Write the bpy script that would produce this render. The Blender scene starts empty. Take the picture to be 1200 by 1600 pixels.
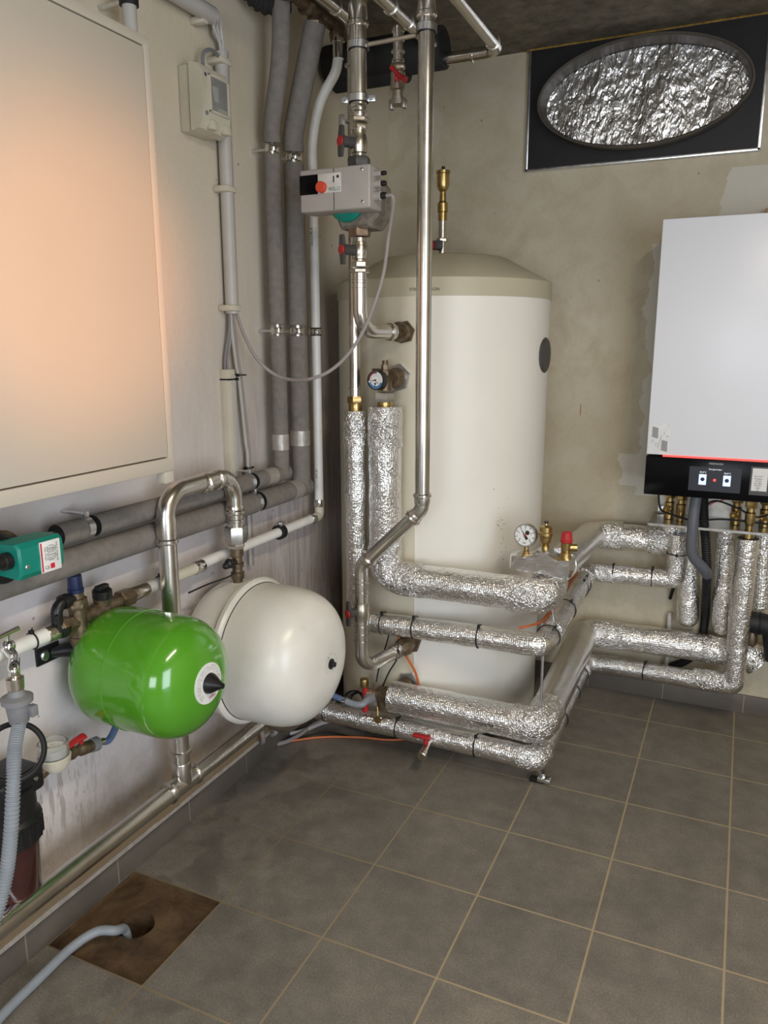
import bpy, bmesh, math, random
from mathutils import Vector, Matrix, noise
random.seed(7)
SC = bpy.context.scene
COL = SC.collection
PI = math.pi
V = Vector

# ------------------------------------------------------------------ camera
FPX = 1212.35
CAM = V((1.58582, -3.5055, 1.58386))
YAW, PITCH, ROLL = -0.43092, 0.21423, -0.00153
FW = V((math.sin(YAW)*math.cos(PITCH), math.cos(YAW)*math.cos(PITCH), -math.sin(PITCH)))
_r = FW.cross(V((0, 0, 1))).normalized(); _u = _r.cross(FW)
RT = _r*math.cos(ROLL) + _u*math.sin(ROLL); UP = -_r*math.sin(ROLL) + _u*math.cos(ROLL)
cd = bpy.data.cameras.new('camera'); co = bpy.data.objects.new('camera', cd); COL.objects.link(co)
cd.sensor_fit = 'VERTICAL'; cd.sensor_height = 36.0; cd.lens = FPX/1600*36.0
cd.clip_start = 0.05; cd.clip_end = 60
m3 = Matrix((RT, UP, -FW)).transposed()
co.matrix_world = Matrix.Translation(CAM) @ m3.to_4x4()
SC.camera = co

def at(u, v, ax, val):
    """world point on the plane ax=val that was measured at pixel (u, v) of the 1200x1600 photograph"""
    d = (u-600)/FPX*RT - (v-800)/FPX*UP + FW
    a = 'xyz'.index(ax); t = (val-CAM[a])/d[a]
    return CAM + d*t

# ------------------------------------------------------------------ world, lights, exposure
SC.view_settings.view_transform = 'Standard'; SC.view_settings.look = 'None'
SC.view_settings.gamma = 1; SC.view_settings.use_curve_mapping = False
SC.view_settings.exposure = 0.0
W = bpy.data.worlds.new('world'); SC.world = W; W.use_nodes = True
W.node_tree.nodes['Background'].inputs[0].default_value = (0.75, 0.85, 1.0, 1)
W.node_tree.nodes['Background'].inputs[1].default_value = 1.1

def area(name, loc, target, sx, sy, power, color, spread=PI):
    l = bpy.data.lights.new(name, 'AREA'); l.shape = 'RECTANGLE'; l.size = sx; l.size_y = sy
    l.energy = power; l.color = color; l.spread = spread
    o = bpy.data.objects.new(name, l); COL.objects.link(o); o.location = loc
    o.rotation_euler = (V(target)-V(loc)).to_track_quat('-Z', 'Y').to_euler()
    return o
area('doorway_daylight', (3.25, -3.9, 1.35), (0.6, -1.6, 0.9), 1.3, 1.7, 52, (0.80, 0.88, 1.0))
area('rear_window_daylight', (1.6, -5.9, 1.5), (0.9, -0.5, 1.0), 1.4, 1.2, 40, (0.88, 0.93, 1.0))
LAMP = V((2.05, -2.7, 2.70))
area('ceiling_lamp_light', (LAMP.x, LAMP.y, 2.655), (LAMP.x, LAMP.y, 0), 0.12, 1.1, 32, (1.0, 0.87, 0.68))
sp = bpy.data.lights.new('evening_glow', 'SPOT'); sp.energy = 950; sp.color = (1.0, 0.36, 0.09)
sp.spot_size = math.radians(9.6); sp.spot_blend = 0.75; sp.shadow_soft_size = 0.12
so = bpy.data.objects.new('evening_glow', sp); COL.objects.link(so); so.location = (4.6, -5.05, 1.45)
so.rotation_euler = (V((0.3, -2.2, 1.73))-V(so.location)).to_track_quat('-Z', 'Y').to_euler()

# ------------------------------------------------------------------ materials
class NT:
    def __init__(s, name):
        s.m = bpy.data.materials.new(name); s.m.use_nodes = True
        s.t = s.m.node_tree; s.b = s.t.nodes['Principled BSDF']
    def n(s, kind, **kw):
        nd = s.t.nodes.new('ShaderNode'+kind)
        for k, v in kw.items():
            if k in nd.inputs: nd.inputs[k].default_value = v
            else: setattr(nd, k, v)
        return nd
    def l(s, a, b): s.t.links.new(a, b)
    def coord(s, which='Object', scale=(1, 1, 1)):
        tc = s.n('TexCoord'); mp = s.n('Mapping'); mp.inputs['Scale'].default_value = scale
        s.l(tc.outputs[which], mp.inputs[0]); return mp.outputs[0]
    def pos(s, scale=(1, 1, 1)):
        g = s.n('NewGeometry'); mp = s.n('Mapping'); mp.inputs['Scale'].default_value = scale
        s.l(g.outputs['Position'], mp.inputs[0]); return mp.outputs[0]
    def noise(s, vec, scale, detail=6, rough=0.55, dist=0.0):
        nd = s.n('TexNoise'); nd.inputs['Scale'].default_value = scale; nd.inputs['Detail'].default_value = detail
        nd.inputs['Roughness'].default_value = rough; nd.inputs['Distortion'].default_value = dist
        s.l(vec, nd.inputs['Vector']); return nd.outputs['Fac']
    def ramp(s, fac, a, b, ca=(0, 0, 0, 1), cb=(1, 1, 1, 1)):
        r = s.n('ValToRGB'); e = r.color_ramp.elements
        e[0].position = a; e[1].position = b; e[0].color = ca; e[1].color = cb
        s.l(fac, r.inputs[0]); return r.outputs[0]
    def mix(s, fac, a, b, mode='MIX'):
        mx = s.n('Mix'); mx.data_type = 'RGBA'; mx.blend_type = mode
        for sock, val in ((mx.inputs[0], fac), (mx.inputs[6], a), (mx.inputs[7], b)):
            if isinstance(val, (int, float)): sock.default_value = val
            elif isinstance(val, tuple): sock.default_value = val if len(val) == 4 else (*val, 1)
            else: s.l(val, sock)
        return mx.outputs[2]
    def math(s, op, a, b=0.0, c=0.0, clamp=False):
        nd = s.n('Math'); nd.operation = op; nd.use_clamp = clamp
        for i, val in enumerate((a, b, c)):
            if isinstance(val, (int, float)): nd.inputs[i].default_value = val
            else: s.l(val, nd.inputs[i])
        return nd.outputs[0]
    def bump(s, h, strength, dist=0.01, prev=None):
        bp = s.n('Bump'); bp.inputs['Strength'].default_value = strength; bp.inputs['Distance'].default_value = dist
        s.l(h, bp.inputs['Height'])
        if prev is not None: s.l(prev, bp.inputs['Normal'])
        s.l(bp.outputs[0], s.b.inputs['Normal']); return bp.outputs[0]
    def base(s, c):
        if isinstance(c, tuple): s.b.inputs['Base Color'].default_value = (*c[:3], 1)
        else: s.l(c, s.b.inputs['Base Color'])
    def set(s, rough=None, metal=None, coat=None, trans=None, ior=None, spec=None):
        if rough is not None: s.b.inputs['Roughness'].default_value = rough
        if metal is not None: s.b.inputs['Metallic'].default_value = metal
        if coat is not None: s.b.inputs['Coat Weight'].default_value = coat; s.b.inputs['Coat Roughness'].default_value = 0.05
        if trans is not None: s.b.inputs['Transmission Weight'].default_value = trans
        if ior is not None: s.b.inputs['IOR'].default_value = ior
        if spec is not None: s.b.inputs['Specular IOR Level'].default_value = spec

def sr(r, g, b):
    f = lambda c: ((c/255+0.055)/1.055)**2.4 if c/255 > 0.04045 else c/255/12.92
    return (f(r), f(g), f(b))
MC = {}
def simple(name, col, rough=0.5, metal=0.0, var=0.12, nscale=30, bump=0.0, bscale=200, coat=None, spec=None):
    if name in MC: return MC[name]
    t = NT(name); t.set(rough, metal, coat, spec=spec)
    vec = t.coord()
    f = t.noise(vec, nscale)
    dark = tuple(c*(1-var) for c in col); lite = tuple(min(1, c*(1+var)) for c in col)
    t.base(t.ramp(f, 0.3, 0.7, (*dark, 1), (*lite, 1)))
    rv = t.math('MULTIPLY_ADD', f, 0.15, rough-0.075); t.l(rv, t.b.inputs['Roughness'])
    if bump: t.bump(t.noise(vec, bscale, 3), bump, 0.002)
    MC[name] = t.m; return t.m
steel = simple('stainless steel', (0.66, 0.63, 0.58), 0.24, 1.0, 0.10, 14, 0.03, 300)
steel_d = simple('dull steel', (0.50, 0.48, 0.44), 0.34, 1.0, 0.15, 40)
zinc = simple('zinc plated steel', (0.72, 0.74, 0.77), 0.3, 1.0, 0.12, 60)
chrome = simple('chrome', (0.78, 0.77, 0.75), 0.12, 1.0, 0.05, 20)
brass = simple('brass', (0.52, 0.38, 0.16), 0.3, 1.0, 0.2, 60)
brass_old = simple('weathered brass', (0.19, 0.14, 0.09), 0.42, 0.75, 0.35, 70, 0.2, 150)
nickel = simple('nickel plated brass', (0.55, 0.50, 0.42), 0.3, 1.0, 0.15, 60)
bronze = simple('bronze nut', (0.23, 0.155, 0.10), 0.5, 0.6, 0.3, 60, 0.2)
grey_foam = simple('grey foam insulation', sr(126, 120, 114), 0.92, 0, 0.14, 45, 0.35, 420, spec=0.2)
dark_foam = simple('black foam insulation', sr(46, 45, 44), 0.85, 0, 0.2, 20, 0.2, 300, spec=0.3)
white_pipe = simple('white plastic pipe', sr(238, 236, 230), 0.35, 0, 0.07, 12)
pvc = simple('light grey pvc', sr(186, 182, 176), 0.4, 0, 0.05, 10)
cream = simple('cream plastic', sr(205, 199, 180), 0.45, 0, 0.05, 12)
beige_metal = simple('white lacquered cabinet', sr(194, 186, 172), 0.42, 0, 0.02, 3)
boiler_white = simple('white enamel', sr(232, 234, 240), 0.35, 0, 0.01, 3)
blackp = simple('black plastic', sr(24, 24, 25), 0.4, 0, 0.2, 30)
black_gloss = simple('black gloss glass', (0.003, 0.003, 0.004), 0.22, 0, 0.1, 3, spec=0.12)
rubber = simple('black rubber', sr(22, 22, 23), 0.6, 0, 0.2, 30)
dgrey = simple('dark grey plastic', sr(70, 68, 66), 0.45, 0, 0.12, 30)
mgrey = simple('mid grey plastic', sr(128, 128, 130), 0.5, 0, 0.08, 30)
red = simple('red plastic', sr(175, 38, 40), 0.4, 0, 0.08, 30)
redorange = simple('orange red knob', sr(205, 72, 48), 0.4, 0, 0.05, 30)
teal = simple('teal plastic', sr(12, 128, 112), 0.38, 0, 0.06, 15)
navy = simple('navy plastic', sr(22, 34, 72), 0.4, 0, 0.1, 30)
blue_hose = simple('blue grey hose', sr(92, 112, 150), 0.5, 0, 0.08, 30)
grey_hose = simple('grey hose', sr(140, 146, 152), 0.5, 0, 0.06, 30)
cable_grey = simple('grey cable sheath', sr(150, 142, 138), 0.5, 0, 0.05, 30)
orange_c = simple('orange cable sheath', sr(196, 102, 50), 0.5, 0, 0.08, 30)
pump_grey = simple('pump housing grey', sr(168, 162, 156), 0.45, 0.1, 0.04, 20)
stone_foam = simple('grey moulded insulation shell', sr(118, 110, 98), 0.9, 0, 0.35, 60, 0.5, 120)
paper = simple('label paper', sr(226, 226, 222), 0.6, 0, 0.03, 30)
ink = simple('black print', sr(38, 36, 36), 0.6, 0, 0.1, 30)
red_ink = simple('red print', sr(200, 30, 50), 0.6, 0, 0.05, 30)
green_ink = simple('green print', sr(10, 125, 100), 0.6, 0, 0.05, 30)
grey_ink = simple('grey print', sr(150, 150, 150), 0.6, 0, 0.05, 30)
tape = simple('silver grey tape', sr(176, 170, 162), 0.38, 0.35, 0.15, 40, 0.5, 60)
card = simple('brown cardboard', sr(176, 148, 110), 0.8, 0, 0.06, 30)
screen_dark = simple('display glass', (0.012, 0.013, 0.02), 0.2, 0, 0.05, 3)
foam_yellow = simple('yellow mounting foam', sr(150, 118, 50), 0.9, 0, 0.4, 60, 0.8, 80)
tank_white = simple('tank jacket white', sr(233, 229, 218), 0.45, 0, 0.02, 4)
tank_cap = simple('tank cap beige', sr(188, 180, 154), 0.5, 0, 0.06, 5)
vessel_white = simple('white vessel enamel', sr(226, 222, 212), 0.3, 0, 0.05, 9)
def emis(name, col, st):
    t = NT(name); t.base(col); t.b.inputs['Emission Color'].default_value = (*col, 1); t.b.inputs['Emission Strength'].default_value = st
    return t.m
scr_blue = emis('lit display tile', (0.55, 0.68, 1.0), 0.9)
scr_bg = emis('lit display background', (0.012, 0.014, 0.02), 0.35)
scr_txt = emis('lit display text', (0.75, 0.8, 0.9), 0.8)
red_led = emis('red light strip', (1.0, 0.06, 0.05), 1.6)
lamp_m = emis('lamp diffuser', (1.0, 0.88, 0.7), 6.0)
t = NT('green vessel enamel'); t.set(0.16, 0, 0.6)
t.base(t.ramp(t.noise(t.coord(), 8), 0.3, 0.7, (*sr(78, 146, 32), 1), (*sr(86, 155, 38), 1))); green = t.m
t = NT('clear plastic'); t.base((0.85, 0.85, 0.82)); t.set(0.08, 0, None, 0.85, 1.3)
_n = t.noise(t.coord(), 20); t.l(t.math('MULTIPLY_ADD', _n, 0.1, 0.04), t.b.inputs['Roughness']); clear = t.m
t = NT('smoky brown filter bowl'); t.base(t.ramp(t.noise(t.coord(), 12), 0.3, 0.7, (0.03, 0.010, 0.009, 1), (0.065, 0.02, 0.017, 1))); t.set(0.15, 0, 0.3); bowl_m = t.m

def foil(name, crinkle, grid, tint=(0.93, 0.92, 0.90), rough=0.15, sc=30, stretch=(1, 1, 1)):
    t = NT(name); t.set(rough, 1.0)
    uv = t.coord('UV'); ob = t.coord('Object', stretch)
    warp = t.n('TexNoise', Scale=sc*0.5, Detail=3.0); t.l(ob, warp.inputs['Vector'])
    wm = t.mix(0.08, ob, warp.outputs['Color'])
    vo = t.n('TexVoronoi'); vo.feature = 'F1'; vo.inputs['Scale'].default_value = sc*1.3; t.l(wm, vo.inputs['Vector'])
    f1 = t.math('MINIMUM', vo.outputs['Distance'], 0.6)
    vo2 = t.n('TexVoronoi'); vo2.feature = 'F1'; vo2.inputs['Scale'].default_value = sc*3.2; t.l(wm, vo2.inputs['Vector'])
    f2 = t.noise(ob, sc*0.6, 4, 0.6, 1.0)
    h = t.math('ADD', t.math('MULTIPLY', f1, 1.0), t.math('MULTIPLY', vo2.outputs['Distance'], 0.3))
    h = t.math('ADD', h, t.math('MULTIPLY', f2, 1.2))
    nrm = t.bump(h, crinkle, 0.006)
    if grid:
        sx = t.n('SeparateXYZ'); t.l(uv, sx.inputs[0])
        gx = t.math('PINGPONG', t.math('MULTIPLY', sx.outputs[0], 1/0.0075), 0.5)
        gy = t.math('PINGPONG', t.math('MULTIPLY', sx.outputs[1], 1/0.0075), 0.5)
        g = t.math('MINIMUM', gx, gy); g = t.math('SUBTRACT', 0.14, g, clamp=True)
        nrm = t.bump(g, grid, 0.006, nrm)
        a = t.math('PINGPONG', t.math('MULTIPLY', t.math('ADD', sx.outputs[0], sx.outputs[1]), 1/0.13), 0.5)
        b = t.math('PINGPONG', t.math('MULTIPLY', t.math('SUBTRACT', sx.outputs[0], sx.outputs[1]), 1/0.13), 0.5)
        mm = t.math('LESS_THAN', t.math('MINIMUM', a, b), 0.006)
        c = t.mix(t.math('MULTIPLY', mm, 0.7), (*tint, 1), (0.08, 0.08, 0.08, 1))
        t.base(c)
    else:
        t.base(t.ramp(f2, 0.25, 0.75, (*[c*0.88 for c in tint], 1), (*tint, 1)))
    t.l(t.math('MULTIPLY_ADD', f2, 0.12, rough-0.05), t.b.inputs['Roughness'])
    return t.m
foil_pipe = foil('reinforced aluminium foil', 0.42, 0.7, sc=44)
foil_wrap = foil('crumpled aluminium foil', 0.95, 0.0, sc=58)
foil_sheet = foil('creased foil sheet', 0.9, 0.0, (0.96, 0.96, 0.97), 0.26, 24, (1.5, 1, 0.75))
foil_tape = foil('smooth aluminium tape', 0.12, 0.0, (0.82, 0.79, 0.75), 0.3, 18)

# plaster walls
def wall_mat(name, side):
    t = NT(name); t.set(0.85); t.b.inputs['Specular IOR Level'].default_value = 0.25
    p = t.pos(); sx = t.n('SeparateXYZ'); t.l(p, sx.inputs[0]); X, Y, Z = sx.outputs
    big = t.noise(p, 1.6, 5, 0.6, 0.4); mid = t.noise(p, 7, 8, 0.65, 0.6); fine = t.noise(p, 60, 6)
    if side == 'back':
        c = t.ramp(big, 0.3, 0.7, (*sr(188, 178, 155), 1), (*sr(206, 197, 175), 1))
        c = t.mix(t.ramp(mid, 0.45, 0.72), c, (*sr(184, 172, 146), 1))
        # newer white filler patch round the boiler
        wob = t.math('MULTIPLY_ADD', t.noise(p, 5, 7, 0.6), 0.20, -0.10)
        e1 = t.math('ADD', X, wob)
        lim = t.math('MULTIPLY_ADD', t.math('GREATER_THAN', Z, 1.98), 0.25, 1.195)
        m1 = t.math('GREATER_THAN', e1, lim)
        m2 = t.math('MULTIPLY', t.math('GREATER_THAN', Z, 0.93), t.math('LESS_THAN', Z, 2.25))
        m = t.math('MULTIPLY', m1, m2)
        m3 = t.math('MULTIPLY', t.math('GREATER_THAN', t.math('ADD', X, wob), 1.14), t.math('LESS_THAN', t.math('ABSOLUTE', t.math('SUBTRACT', Z, 1.04)), 0.07))
        m = t.math('MAXIMUM', m, m3)
        c = t.mix(t.math('MULTIPLY', m, 0.9), c, (*sr(208, 204, 192), 1))
    else:
        streak = t.noise(t.pos((6, 9, 0.9)), 3.0, 8, 0.7, 0.8)
        c = t.ramp(big, 0.3, 0.7, (*sr(206, 198, 196), 1), (*sr(220, 213, 212), 1))
        up = t.n('MapRange'); up.inputs[1].default_value = 1.0; up.inputs[2].default_value = 2.3; t.l(Z, up.inputs[0])
        c = t.mix(up.outputs[0], c, (*sr(214, 203, 180), 1))
        # bare board-marked render near the corner, below 1.2 m
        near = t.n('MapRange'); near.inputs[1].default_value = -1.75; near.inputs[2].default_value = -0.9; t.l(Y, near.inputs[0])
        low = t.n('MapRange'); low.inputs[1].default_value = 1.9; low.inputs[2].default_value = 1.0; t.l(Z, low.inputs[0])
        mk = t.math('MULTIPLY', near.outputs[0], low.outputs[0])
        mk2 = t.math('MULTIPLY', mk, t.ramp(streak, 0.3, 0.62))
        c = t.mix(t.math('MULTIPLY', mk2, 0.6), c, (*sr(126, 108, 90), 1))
        # brown damp tide mark above the skirting
        hgt = t.math('ADD', Z, t.math('MULTIPLY', t.noise(p, 4, 6, 0.7), -0.45))
        d = t.n('MapRange'); d.inputs[1].default_value = 0.20; d.inputs[2].default_value = -0.10; t.l(hgt, d.inputs[0])
        c = t.mix(t.math('MULTIPLY', d.outputs[0], 0.95), c, (*sr(140, 118, 84), 1))
        # dried dribbles
        drib = t.ramp(t.noise(t.pos((10, 14, 2.6)), 3.6, 6, 0.6), 0.50, 0.56)
        def fall(o, c0, w0, w1):
            r_ = t.n('MapRange'); r_.inputs[1].default_value = w1; r_.inputs[2].default_value = w0
            t.l(t.math('ABSOLUTE', t.math('SUBTRACT', o, c0)), r_.inputs[0]); return r_.outputs[0]
        dm = t.math('MULTIPLY', fall(Z, 0.37, 0.05, 0.20), fall(Y, -2.16, 0.06, 0.20))
        c = t.mix(t.math('MULTIPLY', t.math('MULTIPLY', dm, drib), 0.55), c, (*sr(146, 132, 118), 1))
    sp = t.n('TexVoronoi'); sp.inputs['Scale'].default_value = 9.0; t.l(p, sp.inputs['Vector'])
    pits = t.math('LESS_THAN', sp.outputs['Distance'], 0.045)
    c = t.mix(t.math('MULTIPLY', pits, 0.55), c, (*sr(110, 98, 80), 1))
    c = t.mix(0.03, c, t.ramp(fine, 0.3, 0.7), 'OVERLAY')
    if side == 'back':
        rm = t.math('MULTIPLY', t.math('LESS_THAN', t.math('ABSOLUTE', t.math('SUBTRACT', X, 0.934)), 0.0022), t.math('LESS_THAN', t.math('ABSOLUTE', t.math('SUBTRACT', Z, 1.295)), 0.026))
        c = t.mix(t.math('MULTIPLY', rm, 0.7), c, (*sr(165, 60, 35), 1))
    t.base(c)
    n1 = t.bump(mid, 0.18, 0.02); t.bump(fine, 0.06, 0.003, n1)
    return t.m
wall_l = wall_mat('left wall plaster', 'left'); wall_b = wall_mat('back wall plaster', 'back')
wall_o = simple('plain plaster', sr(196, 188, 170), 0.85, 0, 0.06, 4, 0.2, 60)
t = NT('raw concrete ceiling'); t.set(0.9); p = t.pos()
a = t.noise(p, 2.5, 8, 0.65, 0.5); b = t.noise(p, 14, 8, 0.7)
c = t.ramp(a, 0.3, 0.7, (*sr(96, 88, 74), 1), (*sr(126, 118, 102), 1)); c = t.mix(0.35, c, t.ramp(b, 0.35, 0.65), 'OVERLAY')
lt = t.ramp(t.noise(p, 5, 6, 0.6, 1.5), 0.63, 0.75); c = t.mix(t.math('MULTIPLY', lt, 0.4), c, (*sr(165, 155, 135), 1))
t.base(c); t.bump(b, 0.5, 0.01); ceil_m = t.m

TS = 0.3333
t = NT('grey floor tiles'); p = t.pos(); sx = t.n('SeparateXYZ'); t.l(p, sx.inputs[0])
def cell(o, off):
    q = t.math('DIVIDE', t.math('SUBTRACT', o, off), TS)
    fl = t.math('FLOOR', q); fr = t.math('SUBTRACT', q, fl)
    e = t.math('MINIMUM', fr, t.math('SUBTRACT', 1.0, fr)); return fl, e
fx, ex = cell(sx.outputs[0], 0.3366); fy, ey = cell(sx.outputs[1], -2.2548)
edge = t.math('MINIMUM', ex, ey)
gn = t.noise(p, 25, 4)
gm = t.math('LESS_THAN', t.math('ADD', edge, t.math('MULTIPLY_ADD', gn, 0.006, -0.003)), 0.0085)
cmb = t.n('CombineXYZ'); t.l(fx, cmb.inputs[0]); t.l(fy, cmb.inputs[1])
wn = t.n('TexWhiteNoise'); t.l(cmb.outputs[0], wn.inputs['Vector'])
a = t.noise(p, 3, 8, 0.6, 0.5); b = t.noise(p, 180, 4); mdn = t.noise(p, 12, 6, 0.65)
c = t.ramp(a, 0.3, 0.7, (*sr(112, 106, 97), 1), (*sr(128, 121, 110), 1))
c = t.mix(t.math('MULTIPLY', wn.outputs['Value'], 0.35), c, (*sr(106, 102, 96), 1))
c = t.mix(0.22, c, t.ramp(b, 0.3, 0.7), 'OVERLAY')
c = t.mix(0.15, c, t.ramp(mdn, 0.35, 0.65), 'OVERLAY')
# damp blotches close to the left wall
dw = t.n('MapRange'); dw.inputs[1].default_value = 0.75; dw.inputs[2].default_value = 0.15; t.l(sx.outputs[0], dw.inputs[0])
wet = t.math('MULTIPLY', dw.outputs[0], t.ramp(t.noise(p, 6.5, 5, 0.55, 0.3), 0.5, 0.56))
c = t.mix(t.math('MULTIPLY', wet, 0.4), c, (*sr(74, 70, 64), 1))
gx = t.n('MapRange'); gx.inputs[1].default_value = 0.2; gx.inputs[2].default_value = 1.1; t.l(sx.outputs[0], gx.inputs[0])
gc = t.mix(gx.outputs[0], (*sr(118, 104, 82), 1), (*sr(168, 152, 122), 1))
c = t.mix(gm, c, gc); t.base(c)
t.l(t.math('MULTIPLY_ADD', wet, -0.2, 0.55), t.b.inputs['Roughness'])
n1 = t.bump(t.math('SUBTRACT', 1.0, gm), 0.35, 0.003); t.bump(b, 0.12, 0.002, n1); tile_m = t.m
t = NT('rusty brown screed'); p = t.pos(); t.set(0.6); a = t.noise(p, 9, 8, 0.7, 0.5)
c = t.ramp(a, 0.3, 0.72, (*sr(50, 34, 22), 1), (*sr(112, 88, 60), 1)); t.base(c); t.bump(a, 0.5, 0.01); screed = t.m
t = NT('skirting tile'); p = t.pos(); t.set(0.5); sx = t.n('SeparateXYZ'); t.l(p, sx.inputs[0])
q = t.math('ADD', sx.outputs[0], sx.outputs[1]); q = t.math('FRACT', t.math('DIVIDE', t.math('ADD', q, 0.31), TS)); gm = t.math('LESS_THAN', q, 0.014)
c = t.ramp(t.noise(p, 6, 6), 0.3, 0.7, (*sr(94, 87, 80), 1), (*sr(110, 103, 94), 1)); t.base(t.mix(gm, c, (*sr(140, 130, 112), 1))); skirt = t.m
mortar = simple('mortar smear', sr(176, 164, 150), 0.9, 0, 0.2, 30, 0.4, 60)

# ------------------------------------------------------------------ mesh building
class MB:
    def __init__(s): s.bm = bmesh.new(); s.uv = s.bm.loops.layers.uv.new('UVMap'); s.mi = 0
    def _f(s, vs, uvs=None):
        try: f = s.bm.faces.new(vs)
        except ValueError: return None
        f.material_index = s.mi
        if uvs:
            for l, q in zip(f.loops, uvs): l[s.uv].uv = q
        return f
    def box(s, lo, hi, bev=0.0, seg=2, M=None):
        tb = bmesh.new(); bmesh.ops.create_cube(tb, size=1.0)
        lo = V(lo); hi = V(hi); c = (lo+hi)/2; d = hi-lo
        for v in tb.verts: v.co = V((v.co.x*d.x, v.co.y*d.y, v.co.z*d.z))+c
        if bev > 0: bmesh.ops.bevel(tb, geom=tb.edges[:], offset=min(bev, min(abs(x) for x in d)*0.49), segments=seg, profile=0.5, affect='EDGES')
        s._join(tb, M); return s
    def _join(s, tb, M=None):
        mp = {}
        for v in tb.verts: mp[v] = s.bm.verts.new(M @ v.co if M else v.co)
        for f in tb.faces:
            n = f.normal; k = max(range(3), key=lambda i: abs(n[i])); a, b = [i for i in range(3) if i != k]
            s._f([mp[v] for v in f.verts], [(v.co[a], v.co[b]) for v in f.verts])
        tb.free()
    def sweep(s, pts, r, n=20, cap=True, rough=0.0, rs=14.0, closed=False, flat=None):
        """tube along pts; r number or list; rough = noise displacement in metres; flat = (scale_a, scale_b) section"""
        pts = [V(p) for p in pts]; N = len(pts); rr = r if isinstance(r, (list, tuple)) else [r]*N
        tan = []
        for i in range(N):
            a = pts[(i-1) % N] if (closed or i > 0) else pts[i]; b = pts[(i+1) % N] if (closed or i < N-1) else pts[i]
            tan.append((b-a).normalized())
        up = V((0, 0, 1)) if abs(tan[0].z) < 0.9 else V((1, 0, 0))
        nx = tan[0].cross(up).normalized(); rings = []; L = 0
        for i in range(N):
            if i: nx = (nx - tan[i]*nx.dot(tan[i])).normalized(); L += (pts[i]-pts[i-1]).length
            ny = tan[i].cross(nx); ring = []
            for k in range(n):
                a = 2*PI*k/n; d = nx*math.cos(a)*(flat[0] if flat else 1)+ny*math.sin(a)*(flat[1] if flat else 1)
                q = pts[i]+d*rr[i]
                if rough: q = q + d*noise.noise(q*rs)*rough + d*noise.noise(q*rs*3.1)*rough*0.5
                ring.append(s.bm.verts.new(q))
            rings.append((ring, L, rr[i]))
        m = N if closed else N-1
        for i in range(m):
            A, la, ra = rings[i]; B, lb, rb = rings[(i+1) % N]
            if closed and i == N-1: lb = la+(pts[0]-pts[i]).length
            for k in range(n):
                k2 = (k+1) % n; u0 = 2*PI*k/n*ra; u1 = 2*PI*(k+1)/n*ra
                s._f([A[k], A[k2], B[k2], B[k]], [(u0, la), (u1, la), (u1, lb), (u0, lb)])
        if cap and not closed:
            s._f(list(reversed(rings[0][0]))); s._f(rings[-1][0])
        return s
    def lathe(s, o, d, prof, n=28, rot=0.0, sq=None):
        """profile [(distance along d, radius)]"""
        o = V(o); d = V(d).normalized(); up = V((0, 0, 1)) if abs(d.z) < 0.9 else V((1, 0, 0))
        a = d.cross(up).normalized(); b = d.cross(a); rings = []
        L = 0; pq = None
        for (h, r) in prof:
            if pq: L += math.hypot(h-pq[0], r-pq[1])
            pq = (h, r)
            if r < 1e-6: rings.append(([s.bm.verts.new(o+d*h)], L, r)); continue
            rings.append(([s.bm.verts.new(o+d*h+(a*math.cos(2*PI*k/n+rot)*(sq or 1)+b*math.sin(2*PI*k/n+rot))*r) for k in range(n)], L, r))
        for i in range(len(rings)-1):
            A, la, ra = rings[i]; B, lb, rb = rings[i+1]
            R = max(ra, rb)
            for k in range(n):
                k2 = (k+1) % n; u0 = 2*PI*k/n*R; u1 = 2*PI*(k+1)/n*R
                if len(A) == 1 and len(B) == 1: continue
                if len(A) == 1: s._f([A[0], B[k2], B[k]][::-1] if False else [A[0], B[k2], B[k]])
                elif len(B) == 1: s._f([A[k], A[k2], B[0]])
                else: s._f([A[k], A[k2], B[k2], B[k]], [(u0, la), (u1, la), (u1, lb), (u0, lb)])
        if len(rings[0][0]) > 1: s._f(list(reversed(rings[0][0])))
        if len(rings[-1][0]) > 1: s._f(rings[-1][0])
        return s
    def cyl(s, p0, p1, r, n=24, bev=0.0):
        p0 = V(p0); p1 = V(p1); L = (p1-p0).length
        b = min(bev, r*0.5, L*0.45)
        pr = [(0, r), (L, r)] if b <= 0 else [(0, r-b), (b*0.3, r-b*0.3), (b, r), (L-b, r), (L-b*0.3, r-b*0.3), (L, r-b)]
        return s.lathe(p0, p1-p0, pr, n)
    def hexn(s, p0, p1, r, rot=0.0):
        p0 = V(p0); p1 = V(p1); L = (p1-p0).length; c = min(0.15*r, L*0.2)
        return s.lathe(p0, p1-p0, [(0, r*0.93), (c, r), (L-c, r), (L, r*0.93)], 6, rot)
    def torus(s, c, ax, R, r, n=36, m=10, sx=1.0, sy=1.0):
        c = V(c); ax = V(ax).normalized(); up = V((0, 0, 1)) if abs(ax.z) < 0.9 else V((1, 0, 0))
        a = ax.cross(up).normalized(); b = ax.cross(a)
        s.sweep([c+a*math.cos(2*PI*k/n)*R*sx+b*math.sin(2*PI*k/n)*R*sy for k in range(n)], r, m, closed=True); return s
    def poly(s, pts):
        s._f([s.bm.verts.new(V(p)) for p in pts]); return s
    def prism(s, pts, off):
        off = V(off); A = [s.bm.verts.new(V(p)) for p in pts]; B = [s.bm.verts.new(V(p)+off) for p in pts]
        s._f(list(reversed(A))); s._f(B); n = len(A)
        for i in range(n): s._f([A[i], A[(i+1) % n], B[(i+1) % n], B[i]])
        return s
    def sphere(s, c, r, n=16):
        return s.lathe(V(c)-V((0, 0, r)), (0, 0, 1), [(r-r*math.cos(PI*i/10), r*math.sin(PI*i/10)) for i in range(11)], n)
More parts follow.
